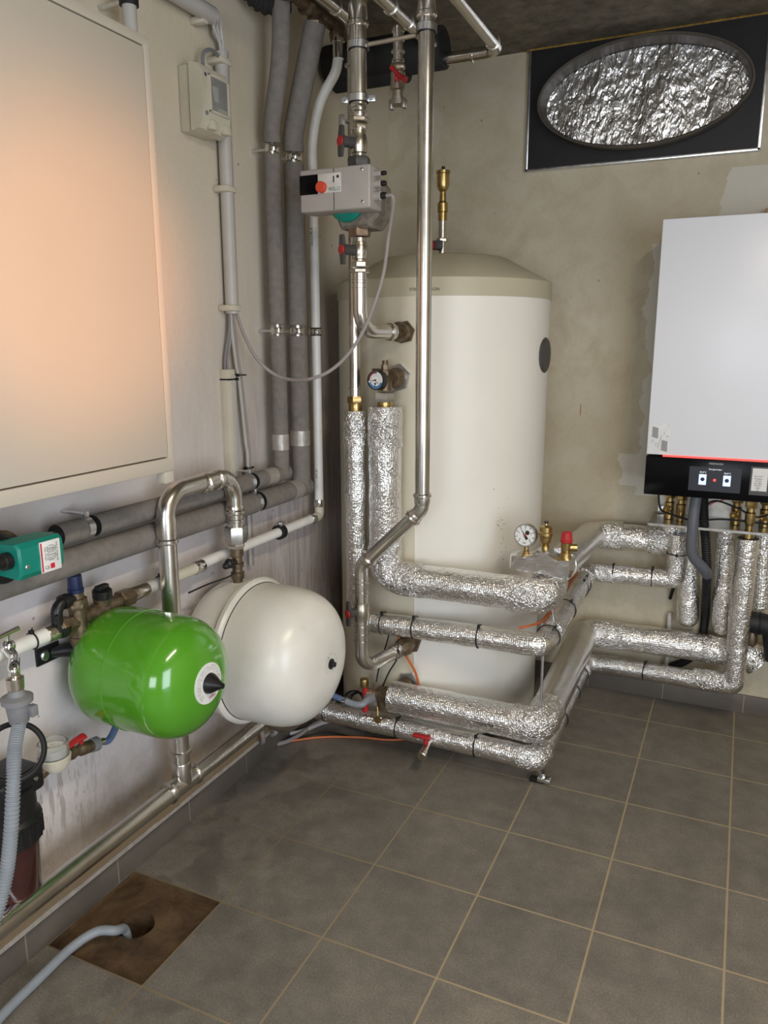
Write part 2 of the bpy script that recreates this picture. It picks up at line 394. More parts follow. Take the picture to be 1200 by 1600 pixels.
    def build(s, name, mat, parent=None, ang=32, loc=None):
        bm = s.bm; bmesh.ops.recalc_face_normals(bm, faces=bm.faces[:])
        o0 = V((0, 0, 0))
        if parent is not None:
            q = parent
            while q is not None: o0 = o0+V(q.location); q = q.parent
        if loc is None:
            if parent is None:
                xs = [v.co for v in bm.verts]; loc = V(((min(v.x for v in xs)+max(v.x for v in xs))/2, (min(v.y for v in xs)+max(v.y for v in xs))/2, min(v.z for v in xs)))
            else: loc = o0
        loc = V(loc)
        for v in bm.verts: v.co -= loc
        for f in bm.faces: f.smooth = True
        lim = math.radians(ang)
        for e in bm.edges:
            if len(e.link_faces) == 2 and e.calc_face_angle(0) > lim: e.smooth = False
        me = bpy.data.meshes.new(name); bm.to_mesh(me); bm.free()
        for m in (mat if isinstance(mat, (list, tuple)) else [mat]): me.materials.append(m)
        o = bpy.data.objects.new(name, me); COL.objects.link(o); o.location = loc-o0
        if parent is not None: o.parent = parent
        return o

def thing(name, label, cat, loc, group=None):
    o = bpy.data.objects.new(name, None); COL.objects.link(o); o.location = loc; o.empty_display_size = 0.05
    o['label'] = label; o['category'] = cat
    if group: o['group'] = group
    return o
def tag(o, label, cat, group=None):
    o['label'] = label; o['category'] = cat
    if group: o['group'] = group
    return o
def struct(o): o['kind'] = 'structure'; return o

def fillet(pts, rad, n=7):
    pts = [V(p) for p in pts]; out = [pts[0]]
    for i in range(1, len(pts)-1):
        a, b, c = pts[i-1], pts[i], pts[i+1]; d1 = (a-b).normalized(); d2 = (c-b).normalized()
        R = rad[i-1] if isinstance(rad, (list, tuple)) else rad
        ang = d1.angle(d2)
        if ang > PI-0.02 or R <= 0: out.append(b); continue
        t = min(R/math.tan(ang/2), (a-b).length*0.48, (c-b).length*0.48); Re = t*math.tan(ang/2)
        cen = b+(d1+d2).normalized()*(Re/math.sin(ang/2)); p0 = b+d1*t; p1 = b+d2*t
        v0 = p0-cen; v1 = p1-cen; tot = v0.angle(v1); ax = v0.cross(v1).normalized()
        for k in range(n+1): out.append(cen+Matrix.Rotation(tot*k/n, 3, ax) @ v0)
    out.append(pts[-1]); return out
def dense(pts, step):
    out = [V(pts[0])]
    for a, b in zip(pts[:-1], pts[1:]):
        a = V(a); b = V(b); k = max(1, int((b-a).length/step))
        for i in range(1, k+1): out.append(a.lerp(b, i/k))
    return out
def spline(pts, n=10):
    pts = [V(p) for p in pts]; P = [pts[0]*2-pts[1]]+pts+[pts[-1]*2-pts[-2]]; out = []
    for i in range(1, len(P)-2):
        p0, p1, p2, p3 = P[i-1:i+3]
        for k in range(n):
            t = k/n; out.append(0.5*((2*p1)+(p2-p0)*t+(2*p0-5*p1+4*p2-p3)*t*t+(3*p1-p0-3*p2+p3)*t**3))
    out.append(pts[-1]); return out
def tube(name, pts, r, mat, parent=None, n=16, **k): return MB().sweep(pts, r, n, **k).build(name, mat, parent)

def text_verts(s, size):
    cu = bpy.data.curves.new('t', 'FONT'); cu.body = s; cu.size = size; cu.align_x = 'CENTER'; cu.align_y = 'CENTER'; cu.resolution_u = 2
    o = bpy.data.objects.new('t', cu); COL.objects.link(o)
    me = bpy.data.meshes.new_from_object(o.evaluated_get(bpy.context.evaluated_depsgraph_get()))
    vs = [v.co.copy() for v in me.vertices]; fs = [tuple(p.vertices) for p in me.polygons]
    bpy.data.objects.remove(o); bpy.data.curves.remove(cu); bpy.data.meshes.remove(me)
    return vs, fs
def text(mb, s, size, fn):
    vs, fs = text_verts(s, size); nv = [mb.bm.verts.new(fn(v)) for v in vs]
    for f in fs: mb._f([nv[i] for i in f])
def flat_fn(o, ax, ay, nrm, off=0.0006):
    o = V(o); ax = V(ax).normalized(); ay = V(ay).normalized(); nrm = V(nrm).normalized()
    return lambda v: o+ax*v.x+ay*v.y+nrm*off
def pipe_text(name, s, size, p, ax, up, r, parent, mat=ink):
    """lettering bent round a pipe; ax = reading direction, up = direction out of the surface at the middle"""
    ax = V(ax).normalized(); up = V(up); up = (up-ax*up.dot(ax)).normalized(); side = up.cross(ax).normalized()
    p = V(p); mb = MB()
    text(mb, s, size, lambda v: p+ax*v.x+(up*math.cos(v.y/r)+side*math.sin(v.y/r))*r)
    return mb.build(name, mat, parent)

def tie(parent, p, ax, r, headdir=(0, -0.3, 1), name='cable_tie', r0=0.0022):
    mb = MB(); p = V(p); ax = V(ax).normalized(); mb.torus(p, ax, r+0.0015, r0, 28, 6)
    h = V(headdir); h = (h-ax*h.dot(ax)).normalized(); q = p+h*(r+0.004)
    mb.box(q-V((0.005,)*3), q+V((0.005,)*3), 0.001)
    mb.sweep([q, q+h*0.010+ax*0.004], 0.0016, 6)
    return mb.build(name, rubber, parent)
def ring(mb, p, ax, r, w=0.006, h=0.003):
    p = V(p); ax = V(ax).normalized()
    mb.lathe(p-ax*w/2, ax, [(0, r), (w*0.2, r+h), (w*0.8, r+h), (w, r)], 28)
def press_joint(mb, p, ax, r, L=0.05):
    """swollen socket with bead of a pressed steel fitting; p = mouth, ax = into the fitting"""
    p = V(p); ax = V(ax).normalized()
    mb.lathe(p, ax, [(0, r), (0, r+0.0035), (0.004, r+0.0065), (0.012, r+0.0065), (0.016, r+0.0025), (L*0.8, r+0.0025), (L, r+0.0002)], 32)
def bead(parent, p, ax, r, w=0.008, h=0.004, mat=None):
    mb = MB(); ring(mb, p, ax, r, w, h); return mb.build('press_bead', mat or steel, parent)
def joint(parent, p, ax, r, L=0.05, mat=None):
    mb = MB(); press_joint(mb, p, ax, r, L); return mb.build('press_sleeve', mat or steel, parent)
def clamp(parent, p, ax, r, side, name='pipe_clamp', mat=None, w=0.02, ears=True, rubberw=True):
    p = V(p); ax = V(ax).normalized(); side = V(side); side = (side-ax*side.dot(ax)).normalized()
    mb = MB(); mb.lathe(p-ax*w/2, ax, [(0, r+0.001), (0, r+0.007), (w, r+0.007), (w, r+0.001)], 28)
    if ears:
        for s_ in (1, -1):
            c = p+side*s_*(r+0.016)
            M = Matrix.Translation(c) @ Matrix((side, ax, side.cross(ax))).transposed().to_4x4()
            mb.box((-0.011, -w/2, -0.005), (0.011, w/2, 0.005), 0.002, M=M)
            nrm = side.cross(ax)
            mb.hexn(c-nrm*0.012, c+nrm*0.012, 0.0065)
    o = mb.build(name, mat or zinc, parent)
    if rubberw:
        MB().lathe(p-ax*(w/2+0.002), ax, [(0, r), (0, r+0.004), (w+0.004, r+0.004), (w+0.004, r)], 28).build('rubber_lining', rubber, o)
    return o
def ball_valve(name, parent, c, ax, r, stem, hdir, Lb=0.10, L=0.034, body=None, hl=0.045, hmat=None):
    """valve body on a pipe plus dark stem and butterfly grip with red disc; part of parent"""
    c = V(c); ax = V(ax).normalized(); stem = V(stem); stem = (stem-ax*stem.dot(ax)).normalized(); hd = V(hdir).normalized()
    mb = MB(); h = Lb/2
    mb.lathe(c-ax*h, ax, [(0, r*0.98), (0.012, r*0.98), (0.014, r*1.12), (h*0.6, r*1.16), (h*0.75, r*1.25), (h*1.25, r*1.25), (h*1.4, r*1.16), (2*h-0.014, r*1.12), (2*h-0.012, r*0.98), (2*h, r*0.98)], 28)
    b = mb.build(name, body or nickel, parent)
    mb = MB(); q = c+stem*(r*1.1); e = q+stem*L
    mb.lathe(q, stem, [(0, 0.017), (L*0.6, 0.016), (L, 0.019), (L+0.006, 0.019)], 24)
    s2 = stem.cross(hd).normalized()
    for sg in (1, -1):
        a = e+hd*0.006*sg; z = e+hd*hl*sg
        mb.prism([a+s2*0.013, z+s2*0.008, z-s2*0.008, a-s2*0.013], stem*0.010)
    hh = mb.build('grip', hmat or dgrey, b)
    MB().cyl(e+stem*0.006, e+stem*0.0125, 0.0155, 24, 0.002).build('grip_disc', red, hh)
    return b

# ------------------------------------------------------------------ room shell
X1, Y0, CZ = 3.4, -6.2, 2.775
ix0, iy0 = 0.0, -2.2548
rx = (0.012, 0.3366-0.002); ry = (-2.2548+0.002, -1.9215-0.003)
HC = V((0.165, -2.085)); HR = 0.05
mb = MB(); Z = 0.0
def quad(x0, y0, x1, y1, z): mb.poly([(x0, y0, z), (x1, y0, z), (x1, y1, z), (x0, y1, z)])
quad(0, Y0, X1, ry[0], Z); quad(0, ry[1], X1, 0, Z); quad(rx[1], ry[0], X1, ry[1], Z); quad(0, ry[0], rx[0], ry[1], Z)
mb.mi = 1; zr = -0.014
cor = [(rx[0], ry[0]), (rx[1], ry[0]), (rx[1], ry[1]), (rx[0], ry[1])]
for i in range(4):
    a, b = cor[i], cor[(i+1) % 4]; mb.poly([(*a, Z), (*b, Z), (*b, zr), (*a, zr)])
n = 32; hole = []; rim = []
for k in range(n):
    a = 2*PI*k/n+0.001; d = V((math.cos(a), math.sin(a))); wob = HR*(1+0.06*noise.noise(V((d.x*2, d.y*2, 3))))
    hole.append(mb.bm.verts.new((HC.x+d.x*wob, HC.y+d.y*wob, zr)))
    ts = []
    for (p, q) in ((rx[0], 0), (rx[1], 0), (ry[0], 1), (ry[1], 1)):
        if abs(d[q]) > 1e-6:
            tt = (p-HC[q])/d[q]
            if tt > 0: ts.append(tt)
    tt = min(ts); rim.append(mb.bm.verts.new((HC.x+d.x*tt, HC.y+d.y*tt, zr)))
for k in range(n):
    k2 = (k+1) % n; mb._f([hole[k], hole[k2], rim[k2], rim[k]])
for c_ in cor:   # fill the corner slivers
    cv = V((*c_, zr)); best = sorted(range(n), key=lambda k: (rim[k].co-cv).length)[:2]
    k = min(best) if abs(best[0]-best[1]) == 1 else max(best)
    mb._f([rim[k], rim[(k+1) % n], mb.bm.verts.new(cv)])
low = [mb.bm.verts.new((v.co.x, v.co.y, -0.16)) for v in hole]
for k in range(n): mb._f([hole[k], hole[(k+1) % n], low[(k+1) % n], low[k]])
mb._f(low)
fl = struct(mb.build('floor', [tile_m, screed], loc=(0, 0, 0)))
struct(MB().box((-0.15, Y0, CZ), (X1+0.15, 0.15, CZ+0.15)).build('ceiling', ceil_m))
struct(MB().box((-0.15, Y0, 0), (0, 0.15, CZ)).build('wall_left', wall_l))
struct(MB().box((0, 0, 0), (X1, 0.15, CZ)).build('wall_back', wall_b))
mb = MB(); mb.box((X1, Y0, 0), (X1+0.15, -4.6, CZ)); mb.box((X1, -3.2, 0), (X1+0.15, 0.15, CZ)); mb.box((X1, -4.6, 2.25), (X1+0.15, -3.2, CZ))
struct(mb.build('wall_right', wall_o))
mb = MB(); mb.box((-0.15, Y0-0.15, 0), (0.8, Y0, CZ)); mb.box((2.4, Y0-0.15, 0), (X1+0.15, Y0, CZ)); mb.box((0.8, Y0-0.15, 0), (2.4, Y0, 0.85)); mb.box((0.8, Y0-0.15, 2.15), (2.4, Y0, CZ))
struct(mb.build('wall_front', wall_o))
def skirting(name, lo, hi, axis):
    return struct(MB().box(lo, hi, 0.002).build(name, skirt))
skirting('baseboard_left', (0, Y0, 0), (0.010, 0, 0.078), 'y')
skirting('baseboard_back', (0.010, -0.010, 0), (X1, 0, 0.085), 'x')
mb = MB(); pts = []
for i in range(120):
    y = -3.4+3.4*i/119; pts.append((y, 0.078+0.012+0.008*noise.noise(V((0, y*6, 1)))))
for (a, b) in zip(pts[:-1], pts[1:]):
    mb.prism([(0, a[0], 0.078), (0.006, a[0], 0.078), (0.003, a[0], a[1]), (0, a[0], a[1])], (0, b[0]-a[0], 0))
struct(mb.build('trim_1', mortar))
# yellow foam bead between ceiling and back wall
mb = MB(); P = [(0.64+i*0.02, -0.012, CZ-0.004+0.004*noise.noise(V((i*0.4, 0, 0)))) for i in range(60)]
mb.sweep(P, [0.007+0.010*abs(noise.noise(V((i*0.55, 2, 0)))) for i in range(60)], 8)
struct(mb.build('trim_2', foam_yellow))
# ceiling lamp (behind the viewer's head line, lights the room)
L_ = thing('ceiling_lamp', 'long white strip lamp on the concrete ceiling', 'lamp', (LAMP.x, LAMP.y, 2.70))
MB().box((LAMP.x-0.05, LAMP.y-0.6, 2.715), (LAMP.x+0.05, LAMP.y+0.6, CZ), 0.01).build('lamp_body', pvc, L_)
MB().box((LAMP.x-0.045, LAMP.y-0.58, 2.67), (LAMP.x+0.045, LAMP.y+0.58, 2.714), 0.01).build('lamp_diffuser', lamp_m, L_)

# ------------------------------------------------------------------ hot water tank
TC = V((0.4605, -0.485, 0)); TR = 0.42
tank = thing('hot_water_tank', 'tall white round hot water tank with beige lid in the room corner', 'water tank', (TC.x, TC.y, 0))
def tank_pt(u, v, r=TR):
    d = (u-600)/FPX*RT-(v-800)/FPX*UP+FW; o = CAM-TC; a = d.x**2+d.y**2; b = 2*(o.x*d.x+o.y*d.y); c = o.x**2+o.y**2-r*r
    t = (-b-math.sqrt(b*b-4*a*c))/(2*a); return CAM+d*t
s0 = tank_pt(650, 536); an = math.atan2(s0.y-TC.y, s0.x-TC.x)
def arc_wall(a0, a1, name, mat):
    mb = MB(); n_ = max(4, int(abs(a1-a0)/(2*PI)*120)); P0 = []
    for k in range(n_+1):
        a = a0+(a1-a0)*k/n_; P0.append([mb.bm.verts.new((TC.x+math.cos(a)*r_, TC.y+math.sin(a)*r_, z_)) for r_, z_ in ((TR-0.05, 0.062), (TR-0.01, 0.062), (TR, 0.072), (TR, 1.75), (TR-0.05, 1.75))])
    for k in range(n_):
        for j in range(5):
            j2 = (j+1) % 5; mb._f([P0[k][j], P0[k+1][j], P0[k+1][j2], P0[k][j2]])
    mb._f(P0[0]); mb._f(list(reversed(P0[-1]))); return mb.build(name, mat, tank)
arc_wall(an, an+PI*1.45, 'jacket', tank_white)
arc_wall(an-PI*0.55, an, 'connection_panel', simple('tank panel cream', sr(212, 204, 182), 0.45, 0, 0.02, 4))
for k in range(3):
    a = 2*PI*k/3+0.5; c = TC+V((math.cos(a), math.sin(a), 0))*0.3; MB().cyl(c, c+V((0, 0, 0.07)), 0.03).build('foot', blackp, tank)
mb = MB(); zt = 1.746
mb.lathe((TC.x, TC.y, zt), (0, 0, 1), [(0, TR-0.004), (0, TR+0.004), (0.062, TR+0.004), (0.066, TR+0.001), (0.155, 0.252), (0.160, 0.240), (0.163, 0)], 96)
mb.build('lid', tank_cap, tank)
# jacket seam
mb = MB()
for da, w, h in ((0, 0.0035, 0.003),):
    d = V((math.cos(an), math.sin(an), 0)); tng = V((-d.y, d.x, 0)); c = TC+d*(TR-0.001)
    mb.prism([c+V((0, 0, .065)), c+tng*w+V((0, 0, .065)), c+tng*w+d*h+V((0, 0, .065)), c+d*h+V((0, 0, .065))], (0, 0, 1.68))
mb.build('jacket_seam', tank_white, tank)
q = tank_pt(851, 555); q.z = 1.538; d = (q-TC); d.z = 0; d.normalize()
mb = MB(); mb.lathe(q-d*0.004, d, [(0, 0.066), (0.008, 0.066), (0.012, 0.060), (0.013, 0)], 40); mb.build('thermometer_cover', dgrey, tank)
q = tank_pt(663, 452, TR+0.004); d = q-TC; d.z = 0; d.normalize(); a0 = math.atan2(d.y, d.x); RR = TR+0.0048
mb = MB(); text(mb, 'STIEBEL ELTRON', 0.0145, lambda v: V((TC.x+math.cos(a0+v.x/RR)*RR, TC.y+math.sin(a0+v.x/RR)*RR, q.z+v.y)))
mb.build('lettering', ink, tank)
mb = MB()
for k in range(28):
    uu = 785+random.gauss(0, 7); vv = 835+random.gauss(0, 28); q = tank_pt(uu, vv, TR+0.0006); d = V((q.x-TC.x, q.y-TC.y, 0)).normalized()
    mb.lathe(q, d, [(0, random.uniform(0.0007, 0.0022)), (0.0003, 0)], 8)
mb.build('dirt_specks', ink, tank)

def tank_fitting(name, u, v, z, label, r=0.043, L=0.045, mat=brass_old, hexr=None):
    q = tank_pt(u, v); q.z = z; d = V((q.x-TC.x, q.y-TC.y, 0)).normalized()
    d = (d*0.4+V((0, -1, 0))*0.6).normalized()
    return q, d
# ------------------------------------------------------------------ foil covered pipes
Y0F = -0.98; XR = 1.03
def zbelow(u, v, y): return at(u, v, 'y', y).z
runA = thing('insulated_pipe', 'thick foil wrapped pipe from gauge fitting on tank, down and under the brass vent block', 'pipe', (0.43, Y0F, 0.735))
ra = 0.060
zA0 = 0.735; YA_ = -0.085; zA1 = 0.758
PA = fillet([(0.43, Y0F, 1.345), (0.43, Y0F, zA0), (XR-0.012, Y0F, zA0), (XR-0.008, -0.89, 0.745), (XR-0.008, -0.885, 0.795)], [0.07, 0.06, 0.03])
MB().sweep(dense(PA, 0.012), ra, 30, rough=0.0035).build('insulation', foil_pipe, runA)
MB().sweep(dense(fillet([(1.055, -0.89, 0.828), (XR, YA_, zA1), (1.372, YA_, zA1)], 0.07), 0.012), ra-0.004, 30, rough=0.0025).build('rear_insulation', foil_pipe, runA)
def wrap(parent, pts, r, name='foil_wrap', mat=None, rough=0.006):
    return MB().sweep(dense(pts, 0.008), r, 36, rough=rough, rs=26).build(name, mat or foil_wrap, parent)
wrap(runA, [(0.43, Y0F, 1.365), (0.43, Y0F, 1.22)], ra+0.003)
wrap(runA, fillet([(0.43, Y0F, zA0+0.14), (0.43, Y0F, zA0), (0.58, Y0F, zA0)], 0.07), ra+0.003)
wrap(runA, fillet([(XR-0.13, Y0F, zA0), (XR-0.012, Y0F, zA0), (XR-0.008, -0.89, 0.745), (XR-0.008, -0.885, 0.79)], [0.06, 0.03]), ra+0.003)
wrap(runA, [(1.075, YA_, zA1), (1.16, YA_, zA1)], ra+0.002)
wrap(runA, [(1.27, YA_, zA1), (1.385, YA_, zA1), ], ra+0.003)
MB().sweep(dense([(1.055, -0.88, 0.8275), (XR+0.001, -0.14, zA1+0.005)], 0.02), ra-0.002, 30, rough=0.002).build('foil_tape', foil_tape, runA)
MB().sweep(dense(fillet([(1.365, YA_, zA1-0.02), (1.365, YA_, 0.855)], 0.05), 0.012), 0.052, 24, rough=0.003).build('riser', foil_pipe, runA)
pipe_text('lettering', 'ROCKWOOL', 0.013, (0.50, Y0F, 1.13-0.39), (-1, 0, 0), (0, -0.95, -0.35), ra+0.0035, runA)

runB = thing('insulated_pipe', 'thin foil wrapped pipe with black cable ties, second from top across the tank front', 'pipe', (0.31, Y0F, 0.535))
rb = 0.0405
PB = fillet([(0.311, Y0F, 1.335), (0.311, Y0F, 0.545), (XR, Y0F, 0.560), (XR, -0.145, 0.600), (1.392, -0.150, 0.610), (1.392, -0.155, 0.81)], [0.05, 0.035, 0.05, 0.03])
MB().sweep(dense(PB, 0.012), rb, 26, rough=0.0028).build('insulation', foil_pipe, runB)
wrap(runB, [(0.311, Y0F, 1.345), (0.311, Y0F, 1.22)], rb+0.003)
wrap(runB, [(XR, -0.80, 0.567), (XR, -0.86, 0.565)], rb+0.003)
wrap(runB, fillet([(XR, -0.24, 0.597), (XR, -0.145, 0.600), (1.15, -0.147, 0.603)], 0.05), rb+0.0025)
for xx in (0.42, 0.55, 0.80): tie(runB, (xx, Y0F, 0.548+0.012*(xx-0.31)/0.7), (1, 0, 0), rb)
for yy in (-0.90, -0.62, -0.36, -0.30): tie(runB, (XR, yy, 0.563+(yy+0.98)*0.034), (0, 1, 0.03), rb, (0.6, 0, 1))
for xx in (1.14, 1.30): tie(runB, (xx, -0.148, 0.603+(xx-1.03)*0.028), (1, 0, 0), rb)
tie(runB, (1.392, -0.153, 0.725), (0, 0, 1), rb, (0, -1, 0))
pipe_text('lettering', 'ROCKWOOL', 0.011, (0.64, Y0F, 0.5515), (-1, 0, 0), (0, -0.8, -0.6), rb+0.003, runB)

runC = thing('insulated_pipe', 'thick foil wrapped pipe, third from top, starting at low brass valve on tank', 'pipe', (0.456, Y0F, 0.25))
YC_ = -0.122; zC0, zC1 = 0.256, 0.312
PC = fillet([(0.456, Y0F, zC0), (XR, Y0F, zC0), (XR, YC_, zC1), (1.69, YC_, zC1+0.006), (1.735, YC_, zC1-0.03)], [0.05, 0.07, 0.04])
MB().sweep(dense(PC, 0.012), ra, 30, rough=0.003).build('insulation', foil_pipe, runC)
wrap(runC, fillet([(XR-0.09, Y0F, zC0), (XR, Y0F, zC0), (XR, Y0F+0.13, zC0+0.008)], 0.05), ra+0.004, rough=0.004)
MB().sweep(dense([(XR, Y0F+0.12, zC0+0.007), (XR, -0.16, zC1-0.002)], 0.02), ra+0.002, 30, rough=0.0025).build('foil_tape', foil_tape, runC)
wrap(runC, [(1.06, YC_, zC1), (1.2, YC_, zC1)], ra+0.003)
wrap(runC, [(1.52, YC_, zC1+0.004), (1.69, YC_, zC1+0.006), (1.735, YC_, zC1-0.02)], ra+0.001)
pipe_text('lettering', 'ROCKWOOL', 0.013, (0.84, Y0F, zC0), (-1, 0, 0), (0, -1, -0.05), ra+0.0032, runC)

runD = thing('insulated_pipe', 'lowest thin foil wrapped pipe with red drain tap, close above the floor tiles', 'pipe', (0.14, Y0F, 0.13))
zD0, zD1 = 0.126, 0.158; D1_ = at(1146, 1071, 'y', -0.222); D2_ = at(1169, 841, 'y', -0.222)
PD = fillet([(0.06, -0.93, 0.137), (0.14, Y0F, 0.136), (XR, Y0F, zD0), (XR, -0.10, zD1), tuple(D1_), tuple(D2_)], [0.03, 0.06, 0.06, 0.025])
MB().sweep(dense(PD, 0.012), rb, 26, rough=0.003).build('insulation', foil_pipe, runD)
wrap(runD, [(0.12, Y0F+0.008, 0.136), (0.19, Y0F, 0.1355)], rb+0.003)
wrap(runD, fillet([(XR-0.07, Y0F, zD0), (XR, Y0F, zD0), (XR, Y0F+0.07, zD0)], 0.05), rb+0.003)
wrap(runD, fillet([(XR, -0.20, zD1-0.002), (XR, -0.10, zD1), (1.19, -0.103, zD1+0.002)], 0.06), rb+0.003)
wrap(runD, [(1.50, -0.195, D1_.z-0.003), (1.625, -0.216, D1_.z)], rb+0.003)
for xx in (0.17, 0.485, 0.80): tie(runD, (xx, Y0F, 0.136-0.01*(xx-0.14)/0.89), (1, 0, 0), rb)
for yy in (-0.66, -0.42, -0.24): tie(runD, (XR, yy, zD0+(yy+0.98)*0.036), (0, 1, 0.03), rb, (-0.4, 0, 1))
tie(runD, (1.30, -0.153, (zD1+D1_.z)/2), (1, -0.19, 0), rb)
for xx in (0.36, 0.74): pipe_text('lettering', 'ROCKWOOL', 0.011, (xx, Y0F, 0.130), (-1, 0, 0), (0, -0.55, 0.83), rb+0.0035, runD)
mb = MB(); c = V((0.622, Y0F-0.04, 0.115)); mb.cyl(c, c+V((0.004, -0.05, -0.012)), 0.014); mb.lathe(c+V((0.004, -0.05, -0.012)), (0.03, -1, -0.2), [(0, 0.017), (0.02, 0.019), (0.024, 0.016), (0.024, 0)], 24)
tp = mb.build('drain_tap', nickel, runD)
mb = MB(); mb.cyl(c+V((0.002, -0.022, 0.01)), c+V((0, -0.022, 0.035)), 0.009); mb.box(c+V((-0.05, -0.034, 0.032)), c+V((0.018, -0.012, 0.044)), 0.004)
mb.build('tap_lever', red, tp)
# leaning support leg and hanging rods
leg = thing('pipe_support_leg', 'thin zinc rod leg with black foot standing on the tiles under the pipe corner', 'support', (1.034, -0.915, 0))
f0 = V((1.034, -0.915, 0.012))
MB().cyl(f0, (1.03, -0.972, 0.09), 0.0055, 12).build('rod', zinc, leg)
mb = MB(); mb.box(f0+V((-0.045, -0.014, -0.011)), f0+V((0.012, 0.014, 0.004)), 0.004); mb.build('foot_pad', rubber, leg)
mb = MB(); mb.box(f0+V((-0.016, -0.018, -0.004)), f0+V((0.034, 0.014, 0.012)), 0.004); mb.hexn(f0+V((0.0, 0, 0.01)), f0+V((0.0, 0, 0.025)), 0.012); mb.build('clip', chrome, leg)
tag(MB().cyl((XR, -0.972, zC0+0.05), (XR, -0.972, 0.520), 0.005, 12).build('threaded_rod', zinc), 'thin zinc rod between the second and third foil pipes at their front corner', 'rod')
tag(MB().cyl((XR+0.004, -0.84, 0.603), (XR-0.004, -0.86, 0.70), 0.005, 12).build('threaded_rod', zinc), 'short zinc rod holding the top foil pipe above the second one', 'rod')

# manifold block with gauge, vent, relief valve
blk = thing('foil_wrapped_manifold', 'foil wrapped block carrying gauge, air vent and red relief valve', 'manifold', (0.995, -0.9, 0.80))
by = -0.90
TOP = [(0.892, 0.862), (0.915, 0.866), (0.94, 0.858), (0.962, 0.868), (0.985, 0.885), (1.02, 0.888), (1.045, 0.872), (1.07, 0.862), (1.104, 0.866)]
BOT = [(1.106, 0.802), (1.05, 0.800), (0.98, 0.806), (0.93, 0.806), (0.891, 0.815)]
mb = MB(); ys = [by-0.052+0.087*i/8 for i in range(9)]; prev = None
loopp = [(x, z) for x, z in TOP]+[(1.112, 0.83)]+BOT
dl = []
for i in range(len(loopp)):
    a = loopp[i]; b = loopp[(i+1) % len(loopp)]
    for k in range(5): dl.append((a[0]+(b[0]-a[0])*k/5, a[1]+(b[1]-a[1])*k/5))
cx, cz = 0.995, 0.835
for j, y in enumerate(ys):
    sc_ = 0.93 if j in (0, 8) else 1.0
    rg = []
    for (x, z) in dl:
        p = V((cx+(x-cx)*sc_, y, cz+(z-cz)*sc_)); p += V((1, 1, 1))*0.0022*noise.noise(p*28); rg.append(mb.bm.verts.new(p))
    if prev:
        for k in range(len(rg)): mb._f([prev[k], prev[(k+1) % len(rg)], rg[(k+1) % len(rg)], rg[k]])
    prev = rg
    if j == 0: mb._f(list(rg))
mb._f(list(reversed(prev))); mb.build('foil_block', foil('block foil', 0.2, 0.0, (0.86, 0.85, 0.83), 0.22, 20), blk, 24)
MB().sweep(dense([(1.01, -0.90, 0.76), (1.01, -0.9, 0.81)], 0.01), 0.03, 24, rough=0.004).build('foil_neck', foil_wrap, blk)
# gauge
def dial(parent, c, d, r, depth, face_parts, rimmat=steel_d, facemat=paper, off=0.0):
    """round gauge housing centred at c with its face towards d"""
    c = V(c); d = V(d).normalized()
    h = MB().lathe(c-d*depth, d, [(0, 0), (0, r*0.9), (0.004, r), (depth, r), (depth+0.003, r*0.97), (depth+0.003, r*0.88), (depth, r*0.86), (depth-0.001, 0)], 48).build('gauge_housing', rimmat, parent)
    MB().lathe(c, d, [(0.0002, r*0.86), (0.0005, 0)], 48).build('gauge_face', facemat, h)
    up = V((0, 0, 1)); ax = up.cross(d).normalized(); ay = d.cross(ax).normalized()
    face_parts(h, c+d*0.0008, ax, ay, d); return h
gd = (CAM-V((0.936, by, 0.926))).normalized(); gd = V((gd.x*0.2-0.12, gd.y, 0.12)).normalized()
def manometer_face(h, c, ax, ay, d):
    mb = MB()
    for k in range(9):
        a = math.radians(225-270*k/8); p = c+(ax*math.cos(a)+ay*math.sin(a))*0.031
        mb.box((-0.0045, -0.0009, 0), (0.0045, 0.0009, 0.0006), M=Matrix.Translation(p) @ Matrix((ax*math.cos(a)+ay*math.sin(a), -ax*math.sin(a)+ay*math.cos(a), d)).transposed().to_4x4())
    text(mb, 'bar', 0.009, flat_fn(c-ay*0.026, ax, ay, d))
    for s_, x_, y_ in (('0', -0.020, -0.016), ('1', -0.023, 0.008), ('2', 0.0, 0.023), ('3', 0.023, 0.008), ('4', 0.020, -0.016)): text(mb, s_, 0.010, flat_fn(c+ax*x_*0.9+ay*y_*0.9, ax, ay, d))
    a = math.radians(125); p = ax*math.cos(a)+ay*math.sin(a); s2 = d.cross(p); mb.prism([c-s2*0.0022+d*.001, c+p*0.027+d*.001, c+s2*0.0022+d*.001], d*0.0008)
    q = ax*math.cos(a+PI)+ay*math.sin(a+PI); mb.prism([c-s2*0.004+d*.001, c+q*0.016-s2*.005+d*.001, c+q*0.016+s2*.005+d*.001, c+s2*0.004+d*.001], d*0.0008)
    mb.lathe(c+ax*0.008+ay*0.010, d, [(0.0002, 0.008), (0.0008, 0)], 20)
    mb.build('dial_print', ink, h)
    MB().lathe(c, d, [(0.001, 0.0045), (0.003, 0.004), (0.003, 0)], 16).build('red_pointer_hub', red, h)
gau = thing('pressure_gauge', 'round pressure gauge with white dial and dark rim on the foil block', 'gauge', (0.936, by, 0.862))
MB().lathe((0.938, by, 0.858), (0, 0, 1), [(0, 0.012), (0.012, 0.012), (0.014, 0.009), (0.03, 0.009)], 8).build('stem', brass, gau)
dial(gau, V((0.936, by, 0.926))+gd*0.012, gd, 0.041, 0.024, manometer_face)
v_ = thing('air_vent', 'brass automatic air vent with small black cap between gauge and red valve', 'valve', (1.005, by, 0.885))
